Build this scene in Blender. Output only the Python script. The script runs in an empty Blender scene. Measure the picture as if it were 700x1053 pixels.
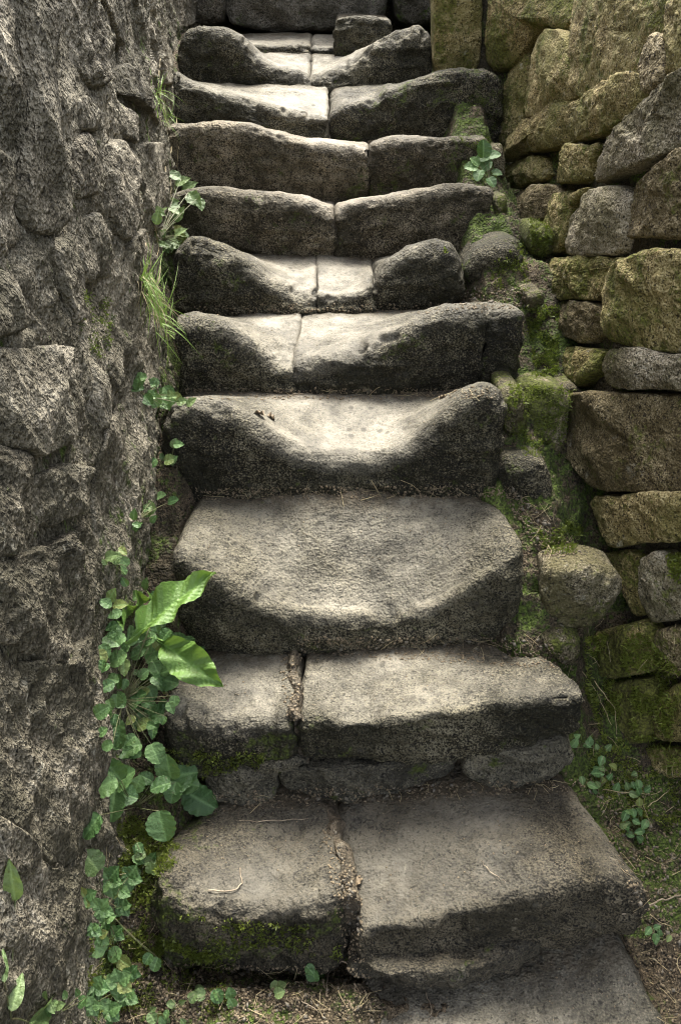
import bpy, math, random
import numpy as np
from mathutils import Vector, Matrix
from mathutils.bvhtree import BVHTree

# ------------------------------------------------------------------ camera, sky, sun, exposure
SC = bpy.context.scene
H = 1.664                      # eye height above the lowest paving
FPX = 900.0                    # focal length in photo pixels (1053 high)
PITCH = math.radians(31.7)     # looking down
cam = bpy.data.cameras.new('camera')
cam.sensor_fit = 'VERTICAL'; cam.sensor_height = 36.0; cam.lens = 36.0 * FPX / 1053.0
cam.clip_start = 0.02; cam.clip_end = 500
camo = bpy.data.objects.new('camera', cam); SC.collection.objects.link(camo)
camo.location = (0, 0, H); camo.rotation_euler = (math.radians(90) - PITCH, 0, 0)
SC.camera = camo

SUN_EL, SUN_AZ = math.radians(58), math.radians(8)      # azimuth from +Y towards +X
w = bpy.data.worlds.new('World'); SC.world = w; w.use_nodes = True
nt = w.node_tree; nt.nodes.clear()
sky = nt.nodes.new('ShaderNodeTexSky'); sky.sky_type = 'NISHITA'; sky.sun_disc = False
sky.sun_elevation = SUN_EL; sky.sun_rotation = SUN_AZ; sky.dust_density = 4.0; sky.ozone_density = 0.6; sky.air_density = 0.7
bg = nt.nodes.new('ShaderNodeBackground'); bg.inputs[1].default_value = 0.15
out = nt.nodes.new('ShaderNodeOutputWorld')
hs = nt.nodes.new('ShaderNodeHueSaturation'); hs.inputs['Saturation'].default_value = 0.4     # milky overcast sky
nt.links.new(sky.outputs[0], hs.inputs['Color']); nt.links.new(hs.outputs[0], bg.inputs[0]); nt.links.new(bg.outputs[0], out.inputs[0])
sl = bpy.data.lights.new('sun', 'SUN'); sl.energy = 1.75; sl.angle = math.radians(26); sl.color = (1.0, 0.955, 0.84)
so = bpy.data.objects.new('sun', sl); SC.collection.objects.link(so)
sdir = Vector((math.sin(SUN_AZ) * math.cos(SUN_EL), math.cos(SUN_AZ) * math.cos(SUN_EL), math.sin(SUN_EL)))
so.rotation_euler = sdir.to_track_quat('Z', 'Y').to_euler(); so.location = (0, 2, 6)
vs = SC.view_settings
vs.view_transform = 'Standard'; vs.look = 'None'; vs.gamma = 1.0; vs.use_curve_mapping = False
vs.exposure = 2.4
cy = SC.cycles
cy.max_bounces = 4; cy.diffuse_bounces = 3; cy.glossy_bounces = 1; cy.transmission_bounces = 2; cy.transparent_max_bounces = 2
cy.caustics_reflective = False; cy.caustics_refractive = False; cy.filter_width = 1.1
cy.use_adaptive_sampling = True; cy.adaptive_threshold = 0.02

rng = np.random.default_rng(7); random.seed(7)

# ------------------------------------------------------------------ helpers: noise, projection, mesh
def _hash(i, j, k):
    i = i.astype(np.uint32); j = j.astype(np.uint32); k = k.astype(np.uint32)
    h = i * np.uint32(374761393) + j * np.uint32(668265263) + k * np.uint32(2147483647 // 5 * 2 + 1)
    h = (h ^ (h >> np.uint32(13))) * np.uint32(1274126177)
    h = h ^ (h >> np.uint32(16)); h = h * np.uint32(2246822519); h = h ^ (h >> np.uint32(15))
    return (h & np.uint32(0xffffff)).astype(np.float64) / float(0xffffff)
def vnoise(P):
    I = np.floor(P).astype(np.int64); F = P - I; F = F * F * F * (F * (F * 6 - 15) + 10)
    I = I + 100000
    x, y, z = I[..., 0], I[..., 1], I[..., 2]; fx, fy, fz = F[..., 0], F[..., 1], F[..., 2]
    def L(a, b, t): return a + (b - a) * t
    c = [[[_hash(x + a, y + b, z + d) for d in (0, 1)] for b in (0, 1)] for a in (0, 1)]
    r = L(L(L(c[0][0][0], c[1][0][0], fx), L(c[0][1][0], c[1][1][0], fx), fy),
          L(L(c[0][0][1], c[1][0][1], fx), L(c[0][1][1], c[1][1][1], fx), fy), fz)
    return r * 2 - 1
def fbm(P, scale, octs=4, gain=0.5, off=0.0):
    a, s, t = 1.0, scale, 0.0
    for o in range(octs):
        t = t + a * vnoise(P * s + off + o * 17.3); a *= gain; s *= 2.03
    return t
def ridged(P, scale, octs=3, off=0.0):
    a, s, t = 1.0, scale, 0.0
    for o in range(octs):
        t = t + a * (1 - 2 * np.abs(vnoise(P * s + off + o * 9.1))); a *= 0.5; s *= 2.1
    return t

CP, SP = math.cos(PITCH), math.sin(PITCH)
CAM = np.array([0, 0, H])
def ray(px, py):
    u, v = px - 350.0, 526.5 - py
    return np.array([u, FPX * CP + v * SP, -FPX * SP + v * CP]) / FPX
def onY(px, py, d): r = ray(px, py); return CAM + r * (d / r[1])

RD = [0.0, 0.6, 1.0, 1.3, 1.6, 1.9, 2.4, 3.1, 3.3, 3.5, 3.62, 4.6]
RX = [1.25, 1.12, 0.96, 0.82, 0.68, 0.58, 0.57, 0.57, 0.50, 0.37, 0.335, 0.30]
LD = [0.0, 0.6, 1.0, 1.8, 2.6, 3.55, 4.6]
LX = [0.47, 0.465, 0.455, 0.415, 0.47, 0.585, 0.55]
def xr(d, z): return np.interp(d, RD, RX) + 0.10 * (z - 0.6)
def xl(d, z): return -np.interp(d, LD, LX) - 0.05 * (z - 0.6)
def onwall(px, py, side, off=0.0):
    r = ray(px, py); f = (lambda t: (CAM + r * t)[0] - xr((CAM + r * t)[1], (CAM + r * t)[2]) + off) if side == 'R' else \
        (lambda t: xl((CAM + r * t)[1], (CAM + r * t)[2]) + off - (CAM + r * t)[0])
    t0 = 0.2; t = t0
    while t < 8 and f(t) < 0: t0 = t; t += 0.03
    a, b = t0, t
    for _ in range(25):
        m = (a + b) / 2
        if f(m) < 0: a = m
        else: b = m
    return CAM + r * b

COL = SC.collection
SOLIDS = []           # world-space geometry for later ray casts
def empty(name, loc, parent=None):
    o = bpy.data.objects.new(name, None); COL.objects.link(o); o.empty_display_size = 0.05
    o.location = Vector(loc) if parent is None else Vector(loc) - Vector(ORIG[parent.name])
    if parent is not None: o.parent = parent
    ORIG[o.name] = np.array(loc, float)
    return o
ORIG = {}
def tag(o, label=None, cat=None, group=None, kind=None):
    if label: o['label'] = label
    if cat: o['category'] = cat
    if group: o['group'] = group
    if kind: o['kind'] = kind
    return o
def mesh_data(name, V, F, attrs=None, smooth=True):
    me = bpy.data.meshes.new(name); V = np.asarray(V, float)
    if isinstance(F, np.ndarray):
        n, k = F.shape
        me.vertices.add(len(V)); me.vertices.foreach_set('co', V.astype(np.float32).ravel())
        me.loops.add(n * k); me.loops.foreach_set('vertex_index', F.astype(np.int32).ravel())
        me.polygons.add(n); me.polygons.foreach_set('loop_start', np.arange(0, n * k, k, dtype=np.int32))
        me.polygons.foreach_set('loop_total', np.full(n, k, np.int32))
        me.update(calc_edges=True); me.validate()
    else:
        me.from_pydata(V.tolist(), [], F)
    if smooth: me.polygons.foreach_set('use_smooth', np.ones(len(me.polygons), bool))
    for k_, a in (attrs or {}).items():
        at = me.attributes.new(k_, 'FLOAT', 'POINT'); at.data.foreach_set('value', np.asarray(a, np.float32).ravel())
    me.update()
    return me
def build(name, V, F, mat, parent=None, attrs=None, smooth=True, solid=False, origin=None):
    V = np.asarray(V, float); c = V.mean(0) if origin is None else np.array(origin, float)
    if origin is None: c[2] = V[:, 2].min()
    me = mesh_data(name, V - c, F, attrs, smooth)
    me.materials.append(mat)
    o = bpy.data.objects.new(name, me); COL.objects.link(o)
    po = ORIG[parent.name] if parent is not None else np.zeros(3)
    o.location = Vector(c - po)
    if parent is not None: o.parent = parent
    ORIG[o.name] = c
    if solid: SOLIDS.append((V, F))
    return o
def place(me, name, M, mat, parent):
    o = bpy.data.objects.new(name, me); COL.objects.link(o)
    M = M.copy(); M.translation = M.translation - Vector(ORIG[parent.name])
    o.matrix_local = M; o.parent = parent
    return o
def gridfaces(nu, nv, wrap=False):
    i = np.arange(nu - (0 if wrap else 1))[:, None]; j = np.arange(nv - 1)[None, :]
    i2 = (i + 1) % nu
    return np.stack([i * nv + j, i2 * nv + j, i2 * nv + j + 1, i * nv + j + 1], -1).reshape(-1, 4)
def gridnormals(G):
    du = np.gradient(G, axis=0); dv = np.gradient(G, axis=1)
    n = np.cross(du, dv); return n / (np.linalg.norm(n, axis=-1, keepdims=True) + 1e-12)

# ------------------------------------------------------------------ materials
def newmat(name):
    m = bpy.data.materials.new(name); m.use_nodes = True; t = m.node_tree; t.nodes.clear()
    o = t.nodes.new('ShaderNodeOutputMaterial'); b = t.nodes.new('ShaderNodeBsdfPrincipled')
    t.links.new(b.outputs[0], o.inputs[0]); return m, t, b
class NB:
    def __init__(s, t): s.t = t
    def node(s, typ, **k):
        n = s.t.nodes.new(typ)
        for a, b in k.items(): setattr(n, a, b)
        return n
    def inp(s, n, i, v):
        if v is None: return
        if hasattr(v, 'is_linked') or isinstance(v, bpy.types.NodeSocket): s.t.links.new(v, n.inputs[i])
        else: n.inputs[i].default_value = v
    def math(s, op, a, b=None, c=None, clamp=False):
        n = s.node('ShaderNodeMath', operation=op, use_clamp=clamp)
        s.inp(n, 0, a); s.inp(n, 1, b); s.inp(n, 2, c); return n.outputs[0]
    def noise(s, vec, scale, detail=4, rough=0.55, dist=0.0):
        n = s.node('ShaderNodeTexNoise'); s.inp(n, 'Vector', vec); s.inp(n, 'Scale', scale); s.inp(n, 'Detail', detail)
        s.inp(n, 'Roughness', rough); s.inp(n, 'Distortion', dist); return n.outputs['Fac']
    def voro(s, vec, scale, feature='F1'):
        n = s.node('ShaderNodeTexVoronoi', feature=feature); s.inp(n, 'Vector', vec); s.inp(n, 'Scale', scale); return n.outputs['Distance']
    def rng(s, v, a, b, c=0.0, d=1.0):
        n = s.node('ShaderNodeMapRange'); s.inp(n, 0, v); s.inp(n, 1, a); s.inp(n, 2, b); s.inp(n, 3, c); s.inp(n, 4, d); return n.outputs[0]
    def mix(s, f, a, b, mode='MIX'):
        n = s.node('ShaderNodeMix', data_type='RGBA', blend_type=mode); s.inp(n, 0, f)
        s.inp(n, 6, a if not isinstance(a, tuple) else (*a, 1)); s.inp(n, 7, b if not isinstance(b, tuple) else (*b, 1)); return n.outputs[2]
    def ramp(s, f, stops):
        n = s.node('ShaderNodeValToRGB'); s.inp(n, 0, f); e = n.color_ramp.elements
        while len(e) < len(stops): e.new(0.5)
        for q, (p, c) in zip(e, stops): q.position = p; q.color = (*c, 1)
        return n.outputs[0]
    def attr(s, name): n = s.node('ShaderNodeAttribute', attribute_name=name); return n.outputs['Fac']
    def bump(s, h, strength, dist, normal=None):
        n = s.node('ShaderNodeBump'); s.inp(n, 'Height', h); n.inputs['Strength'].default_value = strength
        n.inputs['Distance'].default_value = dist
        if normal is not None: s.inp(n, 'Normal', normal)
        return n.outputs[0]

def stone_mat(name, dark, mid, light, worn, mossc=(0.055, 0.085, 0.012), moss_bias=0.0, algae=(0.05, 0.045, 0.028), stretch=1.0,
              grain=1.0, lichen=0.35, lichenc=(0.42, 0.40, 0.32), bump=1.0, spots=False):
    m, t, b = newmat(name); n = NB(t)
    geo = n.node('ShaderNodeNewGeometry'); oi = n.node('ShaderNodeObjectInfo')
    va = n.node('ShaderNodeVectorMath', operation='MULTIPLY_ADD')
    comb = n.node('ShaderNodeCombineXYZ')
    for i in range(3): n.inp(comb, i, n.math('MULTIPLY', oi.outputs['Random'], 7.0 + 3 * i))
    n.inp(va, 0, geo.outputs['Position']); va.inputs[1].default_value = (1, 1, 1 / stretch); n.inp(va, 2, comb.outputs[0])
    P = va.outputs[0]
    big = n.noise(P, 5.0, 2, 0.6); med = n.noise(P, 24.0, 4, 0.68, 0.1); fine = n.noise(P, 95.0, 2, 0.65); grit = n.noise(P, 260.0, 1, 0.6)
    pit = n.voro(P, 110.0)
    v = n.math('ADD', n.math('MULTIPLY', big, 0.45), n.math('ADD', n.math('MULTIPLY', med, 0.5), n.math('MULTIPLY', fine, 0.38)))
    wear = n.attr('wear'); unw = n.math('SUBTRACT', 1.0, n.math('MULTIPLY', wear, 0.65))
    v = n.math('ADD', v, n.math('MULTIPLY', n.math('MULTIPLY', n.math('SUBTRACT', grit, 0.5), 0.85 * grain), unw))
    v = n.math('ADD', v, n.math('MULTIPLY', n.math('SUBTRACT', oi.outputs['Random'], 0.5), 0.14))
    c = n.ramp(v, [(0.44, dark), (0.64, mid), (0.86, light)])
    # algae film patches; on step risers they also paint in shade
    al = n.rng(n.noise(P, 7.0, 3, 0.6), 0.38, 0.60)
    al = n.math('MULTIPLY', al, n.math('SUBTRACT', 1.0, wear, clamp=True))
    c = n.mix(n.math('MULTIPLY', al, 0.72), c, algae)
    # worn pale stone where feet polish it, lightened further as if lit
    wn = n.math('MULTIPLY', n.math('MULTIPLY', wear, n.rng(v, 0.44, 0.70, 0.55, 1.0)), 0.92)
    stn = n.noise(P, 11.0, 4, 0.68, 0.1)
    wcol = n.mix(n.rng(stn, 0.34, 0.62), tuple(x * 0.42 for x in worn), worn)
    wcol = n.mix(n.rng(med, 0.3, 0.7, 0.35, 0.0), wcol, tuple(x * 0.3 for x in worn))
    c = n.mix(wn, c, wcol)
    # pale lichen flecks
    li = n.math('MULTIPLY', n.rng(n.noise(P, 34.0, 3, 0.7, 0.8), 0.60, 0.68), n.rng(n.noise(P, 9.0, 2), 0.46, 0.60))
    c = n.mix(n.math('MULTIPLY', li, lichen), c, lichenc)
    # dark pores
    po = n.rng(n.noise(P, 130.0, 2, 0.6), 0.34, 0.43, 0.8, 0.0)
    po = n.math('MULTIPLY', n.math('MULTIPLY', po, unw), min(1.0, grain))
    c = n.mix(po, c, tuple(x * 0.35 for x in dark))
    if spots:      # dark lichen dots
        dt = n.rng(n.voro(P, 34.0), 0.16, 0.30, 1.0, 0.0)
        dt = n.math('MULTIPLY', dt, n.rng(n.noise(P, 8.0, 2), 0.47, 0.60, 0.0, 0.62))
        c = n.mix(dt, c, (0.035, 0.032, 0.024))
    # dirt
    dirt = n.math('MULTIPLY', n.attr('dirt'), n.rng(n.noise(P, 40.0, 2, 0.7), 0.36, 0.54), clamp=True)
    c = n.mix(dirt, c, n.mix(grit, (0.035, 0.026, 0.016), (0.12, 0.095, 0.06)))
    # moss
    mo = n.math('ADD', n.attr('moss'), moss_bias)
    ms = n.math('ADD', n.math('MULTIPLY', n.noise(P, 13.0, 3, 0.65), 1.0), n.math('MULTIPLY', n.noise(P, 80.0, 1, 0.6), 0.45))
    mm = n.rng(n.math('ADD', ms, mo), 0.86, 1.0)
    mcol = n.mix(n.rng(n.noise(P, 160.0, 1), 0.35, 0.65), tuple(x * 0.45 for x in mossc), tuple(x * 1.7 for x in mossc))
    c = n.mix(n.math('MULTIPLY', mm, 0.9), c, mcol)
    n.inp(b, 'Base Color', c)
    rough = n.math('SUBTRACT', 0.84, n.math('MULTIPLY', wear, 0.10)); rough = n.math('ADD', rough, n.math('MULTIPLY', n.math('SUBTRACT', fine, 0.5), 0.35), clamp=True)
    rough = n.math('MAXIMUM', rough, n.math('MULTIPLY', mm, 0.95))
    n.inp(b, 'Roughness', rough); n.inp(b, 'Specular IOR Level', 0.32)
    soft = n.math('SUBTRACT', 1.0, n.math('MULTIPLY', wear, 0.78))
    hh = n.math('ADD', n.math('MULTIPLY', fine, 1.0), n.math('ADD', n.math('MULTIPLY', grit, 0.35), n.math('MULTIPLY', n.math('MINIMUM', pit, 0.5), 0.5)))
    hh = n.math('MULTIPLY', hh, soft)
    n1 = n.bump(n.math('MULTIPLY', med, soft), 0.6 * bump, 0.016)
    n2 = n.bump(hh, 1.0 * bump, 0.009, n1)
    n.inp(b, 'Normal', n2)
    return m
M_STEP = stone_mat('worn_step_stone', (0.005, 0.0042, 0.002), (0.026, 0.0225, 0.012), (0.17, 0.15, 0.098), (0.315, 0.288, 0.23), lichen=0.42, lichenc=(0.24, 0.215, 0.15), algae=(0.014, 0.013, 0.005), spots=True, grain=1.25, mossc=(0.040, 0.050, 0.010))  # unworn colours near black: riser shade painted in along with dark algae
M_STEPLOW = stone_mat('grey_shaded_step_stone', (0.005, 0.004, 0.0025), (0.022, 0.018, 0.010), (0.11, 0.092, 0.06), (0.160, 0.147, 0.118), spots=True, grain=1.2, lichen=0.40, lichenc=(0.26, 0.23, 0.17), algae=(0.014, 0.012, 0.005), mossc=(0.040, 0.050, 0.010))  # unworn colours lowered to paint shade onto the low risers under the nosing
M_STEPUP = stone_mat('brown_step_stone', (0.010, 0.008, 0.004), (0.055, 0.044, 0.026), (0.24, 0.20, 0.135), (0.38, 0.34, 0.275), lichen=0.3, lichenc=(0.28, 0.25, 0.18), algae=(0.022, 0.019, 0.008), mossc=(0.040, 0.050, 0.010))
M_RIGHT = stone_mat('ochre_wall_stone', (0.040, 0.030, 0.010), (0.23, 0.175, 0.070), (0.47, 0.39, 0.20), (0.34, 0.31, 0.25), moss_bias=0.06,
                    mossc=(0.075, 0.080, 0.014), algae=(0.120, 0.112, 0.024), lichen=0.5)
M_RGREY = stone_mat('grey_wall_stone', (0.030, 0.025, 0.016), (0.19, 0.160, 0.105), (0.43, 0.38, 0.28), (0.34, 0.31, 0.25), moss_bias=0.0, mossc=(0.07, 0.078, 0.016), algae=(0.085, 0.075, 0.026), lichen=0.5)
M_RBROWN = stone_mat('brown_wall_stone', (0.032, 0.022, 0.011), (0.20, 0.158, 0.080), (0.45, 0.375, 0.23), (0.34, 0.31, 0.25), moss_bias=0.0, mossc=(0.07, 0.075, 0.014), algae=(0.07, 0.052, 0.018), lichen=0.55)
M_RFOOT = stone_mat('mossy_footing_stone', (0.022, 0.018, 0.010), (0.10, 0.082, 0.045), (0.28, 0.24, 0.16), (0.3, 0.27, 0.2), moss_bias=0.05, mossc=(0.06, 0.07, 0.012), algae=(0.045, 0.04, 0.014), lichen=0.4)
M_LEFT = stone_mat('grey_eroded_stone', (0.017, 0.0145, 0.009), (0.138, 0.120, 0.084), (0.44, 0.395, 0.305), (0.34, 0.32, 0.29), moss_bias=-0.10,
                   algae=(0.055, 0.050, 0.030), stretch=1.5, lichen=0.55, bump=1.5, grain=0.5)
M_LCORE = stone_mat('grey_eroded_core', (0.012, 0.0105, 0.006), (0.105, 0.091, 0.060), (0.38, 0.34, 0.255), (0.34, 0.32, 0.29), moss_bias=-0.06,
                    algae=(0.055, 0.050, 0.030), stretch=1.7, lichen=0.45, bump=1.6, grain=0.5)
M_RCORE = stone_mat('earthy_wall_core', (0.014, 0.011, 0.007), (0.05, 0.04, 0.022), (0.15, 0.12, 0.075), (0.2, 0.18, 0.14), moss_bias=0.05,
                    algae=(0.03, 0.026, 0.012), lichen=0.15, bump=1.4)
M_SOIL = stone_mat('dark_soil', (0.014, 0.010, 0.006), (0.062, 0.045, 0.026), (0.18, 0.135, 0.085), (0.14, 0.12, 0.09), moss_bias=0.02,
                   mossc=(0.05, 0.075, 0.012), algae=(0.035, 0.03, 0.015), lichen=0.2, bump=1.5)
M_BACK = stone_mat('back_wall_stone', (0.03, 0.026, 0.02), (0.13, 0.115, 0.085), (0.30, 0.27, 0.22), (0.34, 0.31, 0.25), lichen=0.3)

def leaf_mat(name, col, col2, trans=0.35, yellow=0.6):
    m, t, b = newmat(name); n = NB(t)
    geo = n.node('ShaderNodeNewGeometry'); oi = n.node('ShaderNodeObjectInfo')
    f = n.math('ADD', n.math('MULTIPLY', n.noise(geo.outputs['Position'], 60.0, 3), 0.7), n.math('MULTIPLY', oi.outputs['Random'], 0.6))
    c = n.mix(n.rng(f, 0.35, 0.95), col, col2)
    c = n.mix(n.rng(oi.outputs['Random'], 0.90, 0.96, 0.0, yellow), c, (0.24, 0.22, 0.05))
    v = n.attr('vein'); c = n.mix(n.math('MULTIPLY', v, 0.45), c, tuple(min(1, x * 1.9 + 0.02) for x in col2))
    n.inp(b, 'Base Color', c); b.inputs['Roughness'].default_value = 0.52
    sp = n.rng(n.noise(geo.outputs['Position'], 170.0, 2), 0.66, 0.72, 0.0, 0.6); c = n.mix(sp, c, (0.12, 0.085, 0.03)); n.inp(b, 'Base Color', c)
    tr = n.node('ShaderNodeBsdfTranslucent'); n.inp(tr, 0, n.mix(0.5, c, (0.20, 0.30, 0.03)))
    mx = n.node('ShaderNodeMixShader'); mx.inputs[0].default_value = trans
    o = [x for x in t.nodes if x.type == 'OUTPUT_MATERIAL'][0]
    t.links.new(b.outputs[0], mx.inputs[1]); t.links.new(tr.outputs[0], mx.inputs[2]); t.links.new(mx.outputs[0], o.inputs[0])
    bp = n.bump(n.noise(geo.outputs['Position'], 200.0, 2), 0.6, 0.004); n.inp(b, 'Normal', bp)
    return m
M_LEAF = leaf_mat('avens_leaf', (0.045, 0.105, 0.028), (0.13, 0.225, 0.075), 0.2)
M_DOCK = leaf_mat('dock_leaf', (0.055, 0.125, 0.020), (0.115, 0.21, 0.04), 0.22, 0.0)
M_PALE = leaf_mat('pale_leaf', (0.085, 0.14, 0.045), (0.17, 0.24, 0.09), 0.25)
M_GRASS = leaf_mat('grass_blade', (0.075, 0.145, 0.022), (0.17, 0.26, 0.05), 0.35, 0.3)
M_MOSS = leaf_mat('moss_tufts', (0.055, 0.080, 0.010), (0.17, 0.20, 0.028), 0.3)
def plain_mat(name, c1, c2, rough=0.8, scale=80):
    m, t, b = newmat(name); n = NB(t)
    geo = n.node('ShaderNodeNewGeometry')
    n.inp(b, 'Base Color', n.mix(n.rng(n.noise(geo.outputs['Position'], scale, 4), 0.3, 0.7), c1, c2)); b.inputs['Roughness'].default_value = rough
    n.inp(b, 'Normal', n.bump(n.noise(geo.outputs['Position'], 300, 3), 0.5, 0.002))
    return m
M_STEM = plain_mat('green_stem', (0.07, 0.10, 0.03), (0.14, 0.12, 0.06), 0.6)
M_TWIG = plain_mat('dry_twig', (0.16, 0.12, 0.08), (0.38, 0.31, 0.22), 0.8)
M_DRY = plain_mat('dry_leaf', (0.10, 0.07, 0.04), (0.25, 0.19, 0.12), 0.7, 120)
M_STRAW = plain_mat('dead_grass', (0.22, 0.17, 0.09), (0.42, 0.35, 0.2), 0.8)
M_BACKP = plain_mat('stone_crumbs', (0.07, 0.06, 0.045), (0.24, 0.21, 0.16), 0.85, 90)
M_LITTER = plain_mat('leaf_litter', (0.05, 0.035, 0.02), (0.28, 0.22, 0.14), 0.85, 400)

# ------------------------------------------------------------------ stone builders
def chaikin(P, it=2, q=0.2):
    P = np.asarray(P, float)
    for _ in range(it):
        N = np.roll(P, -1, 0)
        P = np.stack([P * (1 - q) + N * q, P * q + N * (1 - q)], 1).reshape(-1, P.shape[1]); q = 0.25
    return P
def resample(P, n):
    Q = np.vstack([P, P[:1]]); L = np.r_[0, np.cumsum(np.linalg.norm(np.diff(Q, axis=0), axis=1))]
    t = np.linspace(0, L[-1], n, endpoint=False)
    return np.stack([np.interp(t, L, Q[:, k]) for k in range(Q.shape[1])], 1)
def left_relief(G):      # large undulations shared by the wall face and its stones
    S = np.stack([G[..., 0], G[..., 1] * 0.9 + G[..., 2] * 0.35, G[..., 2] * 1.0 - G[..., 1] * 0.3], -1)
    return 0.016 * fbm(S, 3.2, 2, 0.5, 4.0) + 0.011 * ridged(S * np.array([1, 1, 0.7]), 7.0, 3, 2.0)
def face_stone(name, parent, poly, surf, mat, bulge=0.035, depth=0.10, edge=0.022, nseg=88, nring=30, rough=1.0, moss=0.0,
               tilt=0.12, grow=1.0, wear=0.0, seed=None, round_it=2, stretch=1.0, chip=0.7):
    """a rubble stone whose visible outline lies on a wall surface or an upright plane"""
    rs = np.random.default_rng(seed if seed is not None else int(abs(poly[0][0] * 31 + poly[0][1] * 17)))
    pp = resample(chaikin(poly, round_it, 0.16), nseg)
    ctr = pp.mean(0); pp = ctr + (pp - ctr) * grow
    if surf in ('R', 'L'): O = np.array([onwall(x, y, surf, bulge * 0.9) for x, y in pp])
    else: O = np.array([onY(x, y, surf) for x, y in pp])
    c = O.mean(0)
    if surf == 'R':
        e = 1e-2; n = np.array([-1, (xr(c[1] + 3 * e, c[2]) - xr(c[1] - 3 * e, c[2])) / (6 * e), 0.10])
    elif surf == 'L':
        e = 1e-2; n = np.array([1, -(xl(c[1] + 3 * e, c[2]) - xl(c[1] - 3 * e, c[2])) / (6 * e), 0.05])
    else: n = np.array([0, -1, 0.12])
    n = n / np.linalg.norm(n)
    if surf in ('R', 'L'): O = O - n * bulge * 0.9; c = O.mean(0)
    size = np.linalg.norm(O - c, axis=1).mean()
    e = min(edge, size * 0.45) / size
    # ring profile (r, h)
    n_in, n_ed = int(nring * 0.5), int(nring * 0.34); n_side = nring - n_in - n_ed
    r = np.r_[np.linspace(0, 1 - e, n_in, endpoint=False), 1 - e + e * np.sin(np.linspace(0, math.pi / 2, n_ed)), np.full(n_side, 1.0)]
    ee = e * size
    h = np.r_[np.zeros(n_in), -ee * (1 - np.cos(np.linspace(0, math.pi / 2, n_ed))), np.linspace(-ee, -depth, n_side + 1)[1:]]
    dome = 0.35 * min(bulge, size * 0.4)
    G = c + (O - c)[:, None, :] * r[None, :, None]
    tx = np.cross(n, [0, 0, 1.0]); tx /= np.linalg.norm(tx); ty = np.cross(tx, n)
    lx = (G - c) @ tx; ly = (G - c) @ ty
    a, b2 = rs.uniform(-tilt, tilt, 2)
    hh = bulge + h[None, :] + dome * (1 - np.minimum(r, 1) ** 2)[None, :] - dome * 0.5 + a * lx + b2 * ly
    cut = np.zeros_like(lx)
    for _ in range(9):
        th = rs.uniform(0, 2 * math.pi); sl_ = rs.uniform(0.25, 0.9) * chip; o_ = rs.uniform(0.45, 1.0) * size
        cut = np.minimum(cut, sl_ * (o_ - (lx * math.cos(th) + ly * math.sin(th)) + 0.006 * fbm(G, 20, 2, 0.5, th)))
    cut = np.maximum(cut, -0.6 * bulge - 0.02)
    G = G + n * (hh + cut)[..., None]
    off = rs.uniform(0, 50)
    N = gridnormals(G); N = np.where((np.sum(N * n, -1, keepdims=True) < -0.2), -N, N)
    Nn = N * 0.5 + n * 0.5
    front = np.clip((h[None, :] + depth) / depth, 0, 1)
    S = G * np.array([1, 1, 1 / stretch])
    k = rough * min(1.0, size / 0.07)
    disp = k * (0.010 * fbm(S, 7, 2, 0.5, off) + 0.005 * ridged(S, 16, 4, off) + 0.0055 * fbm(S, 38, 4, 0.62, off))
    G = G + Nn * (disp * front)[..., None]
    if surf == 'L': G[..., 0] += left_relief(G) * np.clip(front, 0.2, 1)
    # centre column collapses to one point: average it
    G[:, 0, :] = G[:, 0, :].mean(0)
    V = G.reshape(-1, 3); F = gridfaces(nseg, nring, True)
    m = np.full(len(V), moss) + 0.10 * fbm(V, 6, 2, 0.5, off + 3)
    return build(name, V, F, mat, parent, {'moss': m, 'wear': np.full(len(V), wear), 'dirt': np.zeros(len(V))}, solid=True)

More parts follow.
